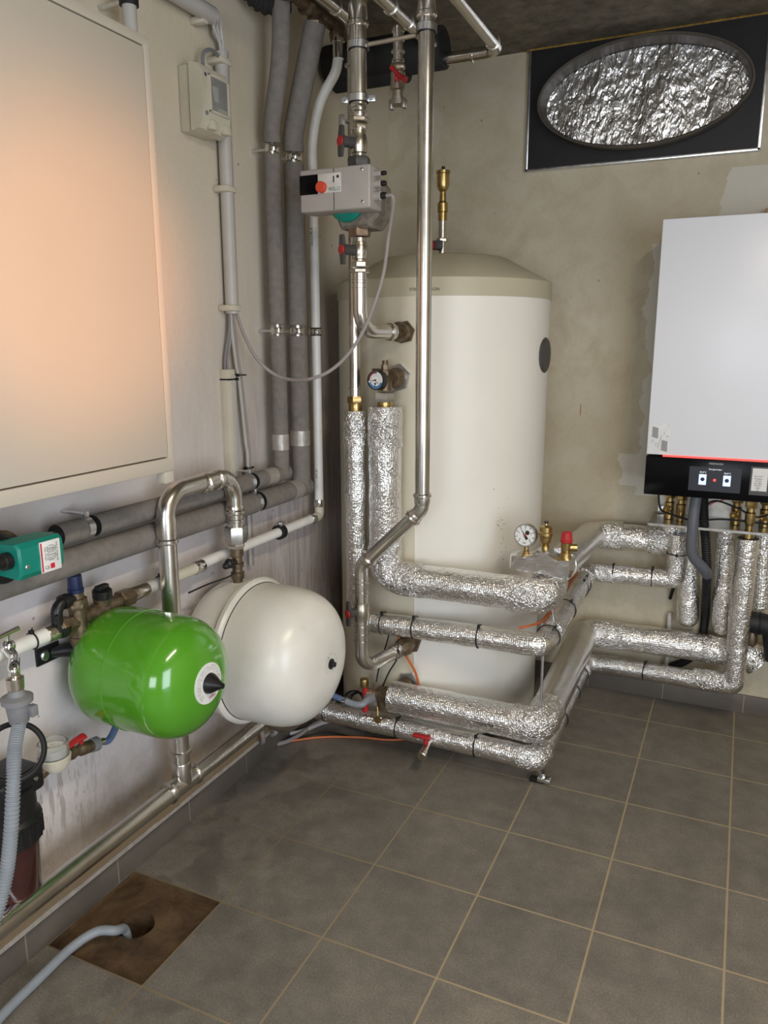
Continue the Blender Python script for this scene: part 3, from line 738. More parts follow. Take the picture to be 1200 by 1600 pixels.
MB().lathe((1.005, by, 0.88), (0, 0, 1), [(0, 0.014), (0.016, 0.014), (0.018, 0.010), (0.022, 0.013), (0.03, 0.018), (0.052, 0.022), (0.054, 0.025), (0.064, 0.025), (0.066, 0.022), (0.083, 0.022), (0.087, 0.014), (0.089, 0.006), (0.094, 0.005)], 28).build('body', brass, v_)
MB().lathe((1.005, by, 0.973), (0, 0, 1), [(0, 0.004), (0.004, 0.008), (0.009, 0.007), (0.010, 0)], 14).build('cap', blackp, v_)
v_ = thing('relief_valve', 'brass safety valve with ribbed red cap at right end of foil block', 'valve', (1.077, by, 0.865))
mb = MB(); mb.lathe((1.077, by, 0.862), (0, 0, 1), [(0, 0.018), (0.018, 0.018), (0.02, 0.015), (0.028, 0.017), (0.052, 0.019), (0.054, 0.017)], 28); mb.cyl((1.077, by, 0.897), (1.112, by+0.01, 0.897), 0.013); mb.build('body', brass, v_)
mb = MB(); mb.lathe((1.077, by, 0.916), (0, 0, 1), [(0, 0.021), (0.008, 0.0215), (0.010, 0.019), (0.034, 0.0165), (0.037, 0.013), (0.038, 0)], 24)
for k in range(16):
    a = 2*PI*k/16; d = V((math.cos(a), math.sin(a), 0)); c = V((1.077, by, 0.926)); mb.sweep([c+d*0.0185, c+d*0.0162+V((0, 0, 0.023))], 0.0016, 5)
mb.build('cap', red, v_)
# orange cables beside pipe B
for i, (dx, dz, lb) in enumerate(((-0.036, 0.030, 'outer'), (-0.027, 0.037, 'inner'))):
    P = spline([(XR-0.10+i*.01, Y0F+0.04, 0.596), (XR-0.06, Y0F+0.06, 0.604), (XR+dx, -0.84, 0.57+dz), (XR+dx-0.004, -0.6, 0.577+dz), (XR+dx, -0.4, 0.585+dz), (XR+dx+0.004, -0.24, 0.605+dz)], 8)
    tag(tube('sensor_cable', P, 0.0042, orange_c, n=8), 'orange cable strapped to the second foil pipe, %s one of two' % lb, 'cable')

# ------------------------------------------------------------------ copper / brass gauge fitting above pipe A
f2 = thing('tank_connection', 'bronze elbow with temperature gauge, screwed to tank above thick foil pipe', 'fitting', (0.44, -0.93, 1.38))
q2, d2 = tank_fitting('', 622, 590, 1.462, '')
MB().hexn(q2-d2*0.004, q2+d2*0.014, 0.052, 0.3).build('flange_nut', zinc, f2)
mb = MB(); e2 = V((0.43, Y0F, q2.z)); mb.lathe(q2+d2*0.012, d2, [(0, 0.036), (0.02, 0.036), (0.03, 0.030), (0.05, 0.028)], 28)
mb.sweep(fillet([q2+d2*0.03, e2, (0.43, Y0F, 1.42)], 0.03), 0.026, 20); mb.lathe((0.43, Y0F, 1.47), (0, 0, 1), [(0, 0.018), (0.02, 0.018), (0.022, 0.014), (0.04, 0.014)], 6); mb.cyl((0.43, Y0F, 1.50), (0.43, Y0F, 1.525), 0.011)
mb.cyl((0.385, Y0F-0.01, 1.488), (0.43, Y0F, 1.486), 0.009)
mb.build('elbow', bronze if False else brass_old, f2)
MB().hexn((0.43, Y0F, 1.382), (0.43, Y0F, 1.415), 0.038, 0.4).build('union_nut', zinc, f2)
MB().cyl((0.43, Y0F, 1.36), (0.43, Y0F, 1.384), 0.027, 24, 0.003).build('collar', brass, f2)
gc = at(587, 594, 'y', -1.035)
MB().cyl(gc+V((0.012, 0.0, 0)), (0.43, Y0F+0.005, 1.447), 0.012).build('gauge_stem', brass, f2)
def thermo_face(h, c, ax, ay, d):
    def arc(a0, a1, r0, r1, mat, name):
        mb = MB(); K = 20; A = [math.radians(a0+(a1-a0)*k/K) for k in range(K+1)]
        for k in range(K):
            P = [c+(ax*math.cos(A[k])+ay*math.sin(A[k]))*r0, c+(ax*math.cos(A[k+1])+ay*math.sin(A[k+1]))*r0, c+(ax*math.cos(A[k+1])+ay*math.sin(A[k+1]))*r1, c+(ax*math.cos(A[k])+ay*math.sin(A[k]))*r1]
            mb.poly([p+d*0.0003 for p in P])
        mb.build(name, mat, h)
    arc(80, 185, 0.023, 0.0285, simple('maroon print', sr(120, 30, 50), 0.6), 'red_band')
    arc(200, 340, 0.021, 0.0285, simple('blue print', sr(60, 120, 170), 0.6), 'blue_band')
    mb = MB()
    for k in range(10):
        a = math.radians(200-220*k/9); p = c+(ax*math.cos(a)+ay*math.sin(a))*0.018; mb.lathe(p, d, [(0.0006, 0.0012), (0.001, 0)], 8)
    a = math.radians(190); p = ax*math.cos(a)+ay*math.sin(a); s2 = d.cross(p); mb.prism([c-s2*0.0018+d*.001, c+p*0.022+d*.001, c+s2*0.0018+d*.001], d*0.0008)
    c2 = c-ay*0.012; a = math.radians(262); p = ax*math.cos(a)+ay*math.sin(a); s2 = d.cross(p); mb.prism([c2-s2*0.0018+d*.001, c2+p*0.012+d*.001, c2+s2*0.0018+d*.001], d*0.0008)
    mb.lathe(c, d, [(0.001, 0.003), (0.003, 0.003), (0.003, 0)], 12); mb.lathe(c2, d, [(0.001, 0.003), (0.003, 0.003), (0.003, 0)], 12)
    mb.build('dial_print', ink, h)
gd2 = V((-0.10, -1, 0.05)).normalized()
dial(f2, gc, gd2, 0.034, 0.03, thermo_face, blackp)

# ------------------------------------------------------------------ steel pipe with pump: x=.418 y=-1.15
PX, PY = 0.418, -1.15
def zc(v): return at(560, v, 'y', PY).z
rp = 0.0265
pp = thing('steel_riser', 'steel riser pipe carrying the grey pump, elbowed into the tank top', 'pipe', (PX, PY, 1.6))
mb = MB(); mb.cyl((PX, PY, zc(165)), (PX, PY, CZ-0.02), rp, 36)
mb.build('upper_pipe', steel, pp)
mb = MB(); press_joint(mb, (PX, PY, zc(42)), (0, 0, 1), rp, 0.15)
mb.build('press_sleeve', steel, pp)
clamp(pp, (PX, PY, zc(72)), (0, 0, 1), rp, (1, 0, 0), 'rod_clamp', ears=False)
clamp(pp, (PX, PY, zc(155)), (0, 0, 1), rp, (1, 0.25, 0), 'pipe_clamp')
z = zc(205)
mb = MB(); mb.lathe((PX, PY, z), (0, 0, 1), [(0, 0.024), (0.012, 0.024)], 28); press_joint(mb, (PX, PY, zc(168)), (0, 0, -1), 0.021, 0.04); mb.build('press_sleeve', steel, pp)
MB().hexn((PX, PY, zc(192)), (PX, PY, zc(184)), 0.033).build('union_nut', nickel, pp)
MB().hexn((PX, PY, zc(203)), (PX, PY, zc(194)), 0.028, 0.3).build('union_nut', nickel, pp)
ball_valve('ball_valve', pp, (PX, PY, (zc(203)+zc(247))/2), (0, 0, 1), 0.0215, (-0.55, -1, 0), (0.05, 0, 1), zc(203)-zc(247), 0.038)
z1, z2 = zc(336)-0.0, zc(420)
MB().hexn((PX, PY, zc(262)), (PX, PY, zc(246)), 0.037, 0.2).build('pump_nut', dgrey, pp)
MB().hexn((PX, PY, zc(370)), (PX, PY, zc(353)), 0.037, 0.2).build('pump_nut', bronze, pp)
ball_valve('ball_valve', pp, (PX, PY, (zc(372)+zc(412))/2), (0, 0, 1), 0.0215, (-0.55, -1, 0), (-0.03, 0, 1), zc(370)-zc(410), 0.038)
MB().hexn((PX, PY, zc(418)), (PX, PY, zc(409)), 0.028, 0.1).build('union_nut', nickel, pp)
MB().hexn((PX, PY, zc(427)), (PX, PY, zc(420)), 0.033).build('union_nut', nickel, pp)
mb = MB(); mb.cyl((PX, PY, zc(450)), (PX, PY, zc(424)), 0.0235, 30)
for vv in (436, 441, 449): ring(mb, (PX, PY, zc(vv)), (0, 0, 1), 0.0235, 0.006, 0.003)
mb.build('press_sleeve', steel, pp)
q1, d1 = tank_fitting('', 632, 518, 1.622, '')
s1 = q1+d1*0.055
P = fillet([(PX, PY, zc(448)), (PX, PY, q1.z+0.0), s1+V((-0.0, 0.0, 0))], 0.07, 10)
MB().sweep(P, 0.0235, 28).build('elbow', steel, pp)
mb = MB(); dd = (s1-V((PX, PY, q1.z))).normalized()
press_joint(mb, s1-dd*0.055, dd, 0.0235, 0.03); ring(mb, s1-dd*0.035, dd, 0.0235, 0.008, 0.005); mb.build('press_bead', steel, pp)
MB().lathe(s1-dd*0.03, dd, [(0, 0.027), (0.012, 0.030), (0.018, 0.034), (0.04, 0.036)], 8).build('reducer', brass_old, pp)
MB().cyl(q1+d1*0.05, q1-d1*0.003, 0.031, 30).build('nipple', brass_old, pp)
MB().hexn(q1-d1*0.004, q1+d1*0.014, 0.041, 0.2).build('flange_nut', brass_old, pp)

# pump
pump = thing('circulation_pump', 'grey electronic heating pump with red knob on the steel riser', 'pump', (PX, PY-0.05, 1.95))
yf = PY-0.13
TL = at(468, 266, 'y', yf); BR = at(577, 326, 'y', yf)
xa, xb, zt_, zb_ = TL.x, BR.x+0.002, at(520, 261, 'y', yf).z, at(520, 329, 'y', yf).z
MB().box((xa, yf, zb_), (xb, yf+0.085, zt_), 0.006, 3).build('control_housing', pump_grey, pump)
mb = MB(); mb.box(((xa+xb)/2-0.002, yf-0.001, zb_+0.002), ((xa+xb)/2, yf, zt_-0.002)); mb.build('housing_seam', dgrey, pump)
xm = at(497, 288, 'y', yf).x; xe = at(533, 285, 'y', yf).x; zt2 = at(500, 272, 'y', yf).z; zb2 = at(500, 303, 'y', yf).z
MB().box((xa+0.0, yf-0.003, zb2), (xm, yf+0.01, zt2), 0.002).build('display', black_gloss, pump)
fp = MB().box((xm, yf-0.003, zb2), (xe, yf+0.01, zt2), 0.002).build('front_plate', simple('light plate', sr(200, 194, 188), 0.45), pump)
mb = MB(); text(mb, 'WILO', 0.016, flat_fn((xe-0.022, yf-0.003, zb2+0.010), (1, 0, 0), (0, 0, 1), (0, -1, 0))); mb.build('lettering', green_ink, fp)
mb = MB(); mb.box((xe-0.014, yf-0.0036, zt2-0.016), (xe-0.006, yf-0.003, zt2-0.008)); mb.box((xe-0.026, yf-0.0036, zt2-0.028), (xe-0.022, yf-0.003, zt2-0.010)); mb.build('print_marks', ink, fp)
kc = at(503, 293, 'y', yf-0.003)
MB().lathe(kc, (0, -1, 0), [(0, 0.017), (0.012, 0.0165), (0.015, 0.014), (0.016, 0)], 32).build('red_knob', redorange, pump)
for (uu, vv) in ((565, 264), (566, 315)):
    c = at(uu, vv, 'y', yf); s_ = MB().lathe(c+V((0, 0.002, 0)), (0, -1, 0), [(0, 0.005), (0.003, 0.005), (0.004, 0.003), (0.004, 0)], 14).build('screw', chrome, pump)
    MB().box(c+V((-0.004, -0.0026, -0.0006)), c+V((0.004, -0.0018, 0.0006))).build('slot', ink, s_)
for i, (vv, r_) in enumerate(((272, 0.009), (288, 0.011), (307, 0.014))):
    zz = at(577, vv, 'y', yf+0.03).z; g = MB().lathe((xb-0.004, yf+0.035, zz), (1, 0, 0), [(0, r_), (0.024, r_), (0.026, r_*0.8)], 20).build('cable_gland', pump_grey, pump)
    MB().lathe((xb+0.020, yf+0.035, zz), (1, 0, 0), [(0, r_*0.7), (0.010, r_*0.75), (0.018, r_*0.6), (0.019, 0)], 16).build('gland_nut', blackp, g)
# moulded shell
prof = [(-0.055, 0.0), (-0.075, 0.04), (-0.075, 0.11), (-0.05, 0.135), (0.05, 0.135), (0.078, 0.11), (0.078, 0.03), (0.05, 0.0)]
zs0 = zc(354); mb = MB(); ysx = [PY-0.045, PY-0.03, PY+0.06, PY+0.09]; prev = None
for y, s_ in zip(ysx, (0.86, 1, 1, 0.82)):
    rg = [mb.bm.verts.new((PX+0.005+x*s_, y, zs0+0.07+(z-0.07)*(0.97 if s_ == 1 else 0.85)*1.18)) for x, z in prof]
    if prev:
        for k in range(len(rg)): mb._f([prev[k], prev[(k+1) % 8], rg[(k+1) % 8], rg[k]])
    else: mb._f(list(rg))
    prev = rg
mb._f(list(reversed(prev))); mb.build('insulation_shell', stone_foam, pump, 20)
MB().lathe((PX-0.02, PY-0.055, zs0+0.07), (0, -1, 0), [(-0.02, 0.064), (0.0, 0.062), (0.012, 0.05)], 32).build('motor_ring', teal, pump)
# pump cable
st = V((xb+0.034, yf+0.035, at(577, 307, 'y', yf+0.03).z))
P = spline([st, st+V((0.025, 0.005, -0.012)), at(607, 370, 'y', -1.19), at(596, 440, 'y', -1.2), at(566, 520, 'y', -1.22), at(528, 570, 'y', -1.25), at(485, 592, 'y', -1.28), at(440, 590, 'x', 0.17), at(405, 565, 'x', 0.10), at(382, 525, 'x', 0.06), at(370, 490, 'x', 0.04), at(366, 470, 'x', 0.035)], 10)
tag(tube('pump_cable', P, 0.0058, cable_grey, n=10), 'grey cable sagging in a loop from the pump to the wall conduit', 'cable')

# clamp rod between the two steel risers
PX2 = 0.643
zr_ = at(665, 47, 'y', PY).z
tag(MB().cyl((PX+rp+0.008, PY, zc(72)), (PX2-rp-0.006, PY, zc(72)+0.002), 0.0065, 12).build('clamp_rod', simple('dull rod', (0.55, 0.5, 0.4), 0.4, 0.8)), 'thin horizontal rod joining the clamps of both steel risers near ceiling', 'rod')
# ------------------------------------------------------------------ long steel riser 660 with valve and lower elbow
r6 = 0.0245
lr = thing('steel_riser', 'long bare steel pipe dropping past the tank front, then slanting to low tank inlet', 'pipe', (PX2, PY, 0.44))
zE = at(655, 795, 'y', PY).z; zV = at(566, 885, 'y', PY).z
q3, d3 = tank_fitting('', 640, 1000, 0.463, '')
PV = V((PX, PY, 0))
zlow = 0.425
e = [(PX2, PY, CZ-0.02), (PX2, PY, zE), (PX-0.005, PY, zV+0.0), (PX-0.005, PY, zlow), q3+d3*0.08]
Pp = fillet(e, [0.05, 0.05, 0.055], 9)
MB().sweep(Pp, r6, 32).build('pipe_run', steel, lr)
joint(lr, (PX2, PY, at(666, 28, 'y', PY).z), (0, 0, 1), r6, 0.1)
joint(lr, (PX2, PY, zE+0.055), (0, 0, -1), r6, 0.04)
dg = (V(e[2])-V(e[1])).normalized()
joint(lr, V(e[1])+dg*0.055, -dg, r6, 0.03); joint(lr, V(e[2])-dg*0.052, dg, r6, 0.03)
for vv in (905, 912, 925, 978, 990, 1001): bead(lr, (e[2][0], PY, at(566, vv, 'y', PY).z), (0, 0, 1), r6, 0.007, 0.004)
d4 = (V(e[4])-V(e[3])).normalized()
for k in (0.0, 0.014, 0.026): bead(lr, V(e[4])-d4*(0.045-k), d4, r6, 0.007, 0.0045)
clamp(lr, (PX2, PY, at(665, 45, 'y', PY).z), (0, 0, 1), r6, (1, 0.2, 0), 'rod_clamp', ears=False)
ball_valve('ball_valve', lr, (e[2][0], PY, at(566, 955, 'y', PY).z), (0, 0, 1), 0.024, (-0.6, -1, 0), (0.0, 0, 1), 0.095, 0.022, hl=0.045)
MB().lathe(V(e[4])-d4*0.012, d4, [(0, 0.027), (0.006, 0.033), (0.03, 0.036), (0.034, 0.036)], 8).build('reducer', brass_old, lr)
MB().cyl(q3+d3*0.075, q3-d3*0.003, 0.034, 30).build('nipple', brass_old, lr)
MB().hexn(q3-d3*0.004, q3+d3*0.012, 0.050, 0.2).build('flange_nut', brass_old, lr)
# thin steel pipe behind
tp_ = thing('steel_pipe', 'thinner steel pipe dropping from ceiling behind the pump into a foil covered pipe', 'pipe', (0.311, Y0F, 1.4))
P = fillet([(0.305, -1.9, 2.62), (0.311, Y0F+0.01, 2.62), (0.311, Y0F, 1.385)], 0.05, 9)
MB().sweep(P, 0.0205, 28).build('pipe_run', steel, tp_)
bead(tp_, (0.311, Y0F, at(548, 103, 'y', Y0F).z), (0, 0, 1), 0.0205, 0.01, 0.004); bead(tp_, (0.310, -1.09, 2.62), (0, 1, 0), 0.0205, 0.01, 0.005); bead(tp_, (0.311, Y0F, at(555, 607, 'y', Y0F).z), (0, 0, 1), 0.0205, 0.008, 0.004)
MB().hexn((0.311, Y0F, at(555, 630, 'y', Y0F).z), (0.311, Y0F, at(555, 619, 'y', Y0F).z), 0.030, 0.2).build('union_nut', brass, tp_)
MB().cyl((0.311, Y0F, 1.34), (0.311, Y0F, at(555, 629, 'y', Y0F).z), 0.025, 24, 0.003).build('collar', brass, tp_)
mb = MB(); c = V((0.295, Y0F-0.0, at(541, 192, 'y', Y0F).z)); mb.box(c+V((-0.022, -0.03, -0.02)), c+V((0.0, -0.026, 0.02)), 0.003); mb.torus((0.311, Y0F, c.z), (0, 0, 1), 0.024, 0.004); mb.build('wall_clip', zinc, tp_)

# ------------------------------------------------------------------ pipes and gear under the ceiling
XT = 0.476
tr_ = thing('ceiling_steel_pipe', 'steel pipe along ceiling with tee feeding the red lever drain valve', 'pipe', (XT, -1.0, 2.6))
MB().sweep([(XT-0.004, -2.0, 2.615), (XT, -0.70, 2.615), (XT, -0.66, 2.615)], 0.0225, 28).build('pipe_run', steel, tr_)
for yy in (-1.035, -0.905): bead(tr_, (XT, yy, 2.615), (0, 1, 0), 0.0225, 0.012, 0.005)
YV = -0.978; zt = lambda v: at(624, v, 'y', YV).z
mb = MB(); mb.lathe((XT, YV, zt(103)), (0, 0, 1), [(0, 0.016), (zt(42)-zt(103), 0.017)], 24); mb.build('drop_pipe', steel, tr_)
for vv, w, h in ((48, .01, .004), (62, .008, .005), (80, .008, .006), (94, .01, .004)): bead(tr_, (XT, YV, zt(vv)), (0, 0, 1), 0.0165, w, h)
MB().hexn((XT, YV, zt(108)), (XT, YV, zt(100)), 0.025, 0.2).build('union_nut', nickel, tr_)
dv = MB().lathe((XT, YV, zt(158)), (0, 0, 1), [(0, 0.021), (0.012, 0.021), (0.013, 0.018), (0.03, 0.018), (0.034, 0.024), (0.085, 0.024), (0.09, 0.018), (zt(106)-zt(158), 0.018)], 24).build('drain_valve', nickel, tr_)
mb = MB(); c = V((XT, YV, zt(158)));
for sx_ in (-1, 1): mb.box(c+V((sx_*0.022-0.007, -0.012, -0.024)), c+V((sx_*0.022+0.007, 0.012, 0.006)), 0.004)
mb.lathe(c-V((0, 0, 0.012)), (0, 0, 1), [(0, 0.012), (0, 0.026), (0.016, 0.026), (0.016, 0.012)], 24); mb.build('claw_coupling', steel_d, dv)
c = V((XT+0.005, YV-0.02, zt(128)))
mb = MB(); mb.cyl(c, c+V((0.012, -0.028, 0)), 0.009); a = c+V((0.012, -0.028, 0)); mb.sweep([a+V((0.030, 0.0, -0.012)), a+V((0.012, 0, 0.0)), a+V((-0.018, -0.004, 0.030))], [0.016, 0.011, 0.010], 14, flat=(1, 0.7)); mb.build('lever', red, dv)

bl = thing('black_insulated_pipe', 'fat black foam insulated pipe lying level under the ceiling', 'pipe', (0.25, -0.615, 2.5))
MB().cyl((0.025, -0.615, 2.622), (0.50, -0.615, 2.622), 0.071, 48, 0.004).build('insulation', dark_foam, bl)
MB().cyl((0.50, -0.615, 2.622), (0.502, -0.615, 2.622), 0.055, 40).build('end_face', rubber, bl)
q_ = at(560, 117, 'y', -0.60); tag(MB().cyl((at(523, 122, 'y', -0.60).x, -0.60, q_.z-0.004), (at(637, 108, 'y', -0.60).x, -0.60, q_.z-0.004), 0.048, 32, 0.004).build('black_insulated_pipe', dark_foam), 'thinner black foam insulated pipe pressed under the fat one', 'pipe')
er = thing('ceiling_steel_pipe', 'steel pipe leaving the black pipe end, turning at an elbow toward the viewer', 'pipe', (0.69, -0.59, 2.58))
MB().sweep(fillet([(0.503, -0.597, 2.590), (0.700, -0.597, 2.590), (0.700, -2.1, 2.61)], 0.055, 9), 0.0215, 28).build('pipe_run', steel, er)
bead(er, (0.60, -0.597, 2.590), (1, 0, 0), 0.0215, 0.01, 0.005); bead(er, (0.700, -0.68, 2.591), (0, 1, 0), 0.0215, 0.01, 0.005)
# brass manifold, top left of the riser group
mf = thing('brass_manifold', 'brass manifold under the ceiling feeding the grey wall pipes', 'manifold', (0.19, -1.0, 2.6))
MB().sweep([(0.19, -1.45, 2.655), (0.19, -0.84, 2.655)], 0.022, 24).build('bar', brass_old, mf)
for yy in (-1.30, -1.20, -1.08): MB().hexn((0.19, yy, 2.655), (0.19, yy+0.025, 2.655), 0.034, 0.2).build('nut', brass_old, mf)
for (xx, yy, r_) in ((0.187, -1.0, 0.03), (0.205, -0.885, 0.024)):
    MB().lathe((xx, yy, 2.60), (0, 0, 1), [(0, r_), (0.02, r_*1.15), (0.03, r_), (0.055, r_*0.8)], 8).build('outlet_nut', brass_old, mf)
MB().lathe((0.21, -0.885, 2.545), (0, 0, 1), [(0, 0.019), (0.05, 0.019), (0.052, 0.023), (0.062, 0.023)], 20).build('press_sleeve', chrome, mf)
P = spline([(0.03, -1.25, 2.73), (0.06, -1.22, 2.68), (0.10, -1.17, 2.64), (0.16, -1.12, 2.65)], 14)
tag(MB().sweep(P, [0.034+0.004*math.sin(i*1.8) for i in range(len(P))], 20).build('corrugated_hose', dark_foam), 'dark corrugated hose going into the wall beside the ceiling manifold', 'hose')

# ------------------------------------------------------------------ grey insulated wall pipes
xw = 0.08
ZH, ZM = 2.218, 1.627
def wall_bracket(parent, x, y, z, r):
    MB().cyl((0.0, y, z), (x-r*0.6, y, z), 0.0045, 10).build('bracket_rod', zinc, parent)
    mb = MB(); mb.lathe((x, y, z-0.011), (0, 0, 1), [(0, r), (0, r+0.004), (0.005, r+0.006), (0.017, r+0.006), (0.022, r+0.004), (0.022, r)], 24)
    c = V((x+0.4*r, y-r-0.004, z)); mb.box(c-V((0.008, 0.006, 0.008)), c+V((0.008, 0.006, 0.008)), 0.002)
    c = V((x-0.4*r, y+r+0.004, z)); mb.box(c-V((0.008, 0.006, 0.008)), c+V((0.008, 0.006, 0.008)), 0.002)
    mb.build('pipe_clamp', chrome, parent)
def tape_band(parent, a, b, r):
    return MB().sweep(dense([a, b], 0.01), r+0.0012, 24, rough=0.0015, rs=40).build('tape_band', tape, parent)
def foam_pipe(label, y, r, top, zr_, yend, gaps_y, r_in, extra=()):
    P_ = thing('grey_insulated_pipe', label, 'pipe', (xw, y, zr_))
    MB().sweep(spline(top+[(0.090, y-0.01, 2.30), (0.082, y-0.002, ZH+0.02)], 10), r, 24).build('upper_insulation', grey_foam, P_)
    MB().sweep([(xw, y, ZH-0.02), (xw, y, ZM+0.022)], r, 24).build('middle_insulation', grey_foam, P_)
    # lower vertical piece and mitred corner
    MB().sweep([(xw, y, ZM-0.018), (xw, y, zr_+0.0)], r, 24).build('lower_insulation', grey_foam, P_)
    ys = [y+r*0.95]+list(gaps_y)+[yend]
    for i in range(len(ys)-1):
        a = ys[i]-(0 if i == 0 else 0.012); b = ys[i+1]+(0.028 if i < len(ys)-2 else 0)
        o = MB().sweep([(xw, a, zr_), (xw, b, zr_)], r, 24).build('run_insulation', grey_foam, P_)
        MB().lathe((xw, b, zr_), (0, -1, 0), [(0, r_in), (0.0012, r_in), (0.0012, r*0.96), (0, r*0.96)], 24).build('cut_face', rubber, o)
    MB().sweep([(xw, y, ZH+0.03), (xw, y, zr_)], r_in, 16).build('inner_pipe', steel_d, P_)
    MB().sweep([(xw, y, zr_), (xw, yend-0.05, zr_)], r_in, 16).build('inner_pipe', steel_d, P_)
    for gy in gaps_y:
        mb = MB(); mb.lathe((xw, gy-0.010, zr_), (0, 1, 0), [(0, r*0.7), (0, r*0.98), (0.02, r*0.98), (0.02, r*0.7)], 24); mb.box((xw-0.006, gy-0.008, zr_+r*0.95), (xw+0.010, gy+0.008, zr_+r*0.95+0.016), 0.003)
        k = mb.build('run_clamp', zinc, P_); MB().cyl((0, gy, zr_+r+0.008), (xw, gy, zr_+r+0.008), 0.004, 10).build('bracket_rod', zinc, k)
    for zz in (ZH, ZM): wall_bracket(P_, xw+(0.004 if zz == ZH else 0), y-(0.004 if zz == ZH else 0), zz, r*0.62)
    za = at(440, 690, 'x', xw).z
    tape_band(P_, (xw, y, za-0.028), (xw, y, za+0.028), r)
    return P_
ya = at(133, 820, 'x', xw).y; yb = at(388, 750, 'x', xw).y; yc = at(397, 780, 'x', xw).y
p1 = foam_pipe('grey foam insulated wall pipe, left of the pair, bending to the teal pump', -1.123, 0.029, [(0.15, -1.15, 2.70), (0.138, -1.15, 2.48)], 1.122, at(88, 832, 'x', xw).y, (yb, ya), 0.014)
tape_band(p1, (xw, at(412, 742, 'x', xw).y, 1.122), (xw, at(426, 738, 'x', xw).y, 1.122), 0.029)
p2 = foam_pipe('fatter grey foam insulated wall pipe, right of the pair, running below the teal pump', -0.985, 0.036, [(0.185, -1.0, 2.62), (0.15, -1.0, 2.50)], 1.046, -3.0, (yc,), 0.018)
tape_band(p2, (xw, at(452, 768, 'x', xw).y, 1.046), (xw, at(464, 764, 'x', xw).y, 1.046), 0.036)
# white composite pipe
wp = thing('white_water_pipe', 'thin white water pipe bent at a brass elbow, lowest of the wall pipes', 'pipe', (0.08, -0.85, 0.907))
yw, rw = -0.85, 0.0175
zw = 0.907
MB().sweep(spline([(0.21, -0.885, 2.55), (0.195, -0.885, 2.50), (0.132, -0.88, 2.417), (0.09, -0.865, 2.30), (0.08, yw, 2.18), (0.08, yw, 2.0), (0.08, yw, 1.5), (0.08, yw, 0.955)], 10), rw, 20).build('vertical_pipe', white_pipe, wp)
mb = MB(); mb.sweep(fillet([(0.08, yw, 0.958), (0.08, yw, zw), (0.08, yw-0.05, zw)], 0.02), 0.019, 18); mb.build('elbow', cream, wp)
MB().cyl((0.08, yw, 0.945), (0.08, yw, 0.975), 0.021, 20, 0.003).build('crimp_sleeve', chrome, wp)
MB().cyl((0.08, yw-0.045, zw), (0.08, yw-0.075, zw), 0.021, 20, 0.003).build('crimp_sleeve', chrome, wp)
yA = at(312, 888, 'x', 0.08).y
MB().sweep([(0.08, yw-0.06, zw), (0.08, yA, zw)], rw, 20).build('run_pipe', white_pipe, wp)
for zz in (ZH-0.05, ZM): wall_bracket(wp, 0.082, yw-0.004, zz, rw+0.002)
MB().lathe((0.08, yw, ZM-0.015), (0, 0, 1), [(0, rw), (0, rw+0.004), (0.03, rw+0.004), (0.03, rw)], 20).build('rubber_lining', rubber, wp)
yk = at(437, 828, 'x', 0.08).y
kk = MB().lathe((0.08, yk-0.012, zw), (0, 1, 0), [(0, rw), (0, rw+0.010), (0.024, rw+0.010), (0.024, rw)], 24).build('rubber_clamp', rubber, wp)
mb = MB(); mb.box((0.075, yk-0.01, zw+rw+0.006), (0.095, yk+0.01, zw+rw+0.022), 0.003); mb.cyl((0.085, yk-0.03, zw+rw+0.016), (0.085, yk+0.012, zw+rw+0.016), 0.004, 8); mb.build('clamp_screw', zinc, kk)
# print on the pipe
for (a_, t_) in ((1.97, '20x2.5 PE-X'), (1.08, 'DN 20')):
    vs_n = MB(); cdir = (CAM-V((0.08, yw, a_))); cdir.z = 0; cdir.normalize(); sd = V((-cdir.y, cdir.x, 0))
    text(vs_n, t_, 0.013, lambda v: V((0.08, yw, a_))+V((0, 0, 1))*v.x+(cdir*math.cos(-v.y/rw-0.5)+sd*math.sin(-v.y/rw-0.5))*(rw+0.0005)); vs_n.build('print', ink, wp)
# tee and pieces left of it
xq = 0.09
def yp(u, v): return at(u, v, 'x', xq).y
tee_ = thing('pipe_tee', 'cream pipe tee on the white wall pipe behind the steel arch', 'fitting', (xq, yp(290, 897), 0.90))
MB().cyl((xq, yA+0.0, zw-0.002), (xq, yA-0.04, zw-0.003), 0.021, 20, 0.003).build('crimp_sleeve', chrome, tee_)
mb = MB(); mb.cyl((xq, yA-0.035, zw-0.003), (xq, yp(262, 905), zw-0.004), 0.018, 20); mb.cyl((xq, yp(275, 900), zw), (xq-0.01, yp(272, 870), zw+0.05), 0.012, 16); mb.build('tee_body', cream, tee_)
MB().cyl((xq-0.01, yp(272, 880), zw+0.035), (xq-0.01, yp(270, 860), zw+0.07), 0.010, 14).build('vent_stub', nickel, tee_)
MB().sweep([(xq, yp(262, 905), zw-0.004), (xq, yp(228, 918), zw-0.004)], 0.018, 20, rough=0.001).build('foil_covered_end', simple('scuffed white pipe', sr(200, 196, 188), 0.35, 0.1, 0.2, 60), tee_)
tie(tee_, (xq, yp(251, 910), zw-0.004), (0, 1, 0), 0.019)
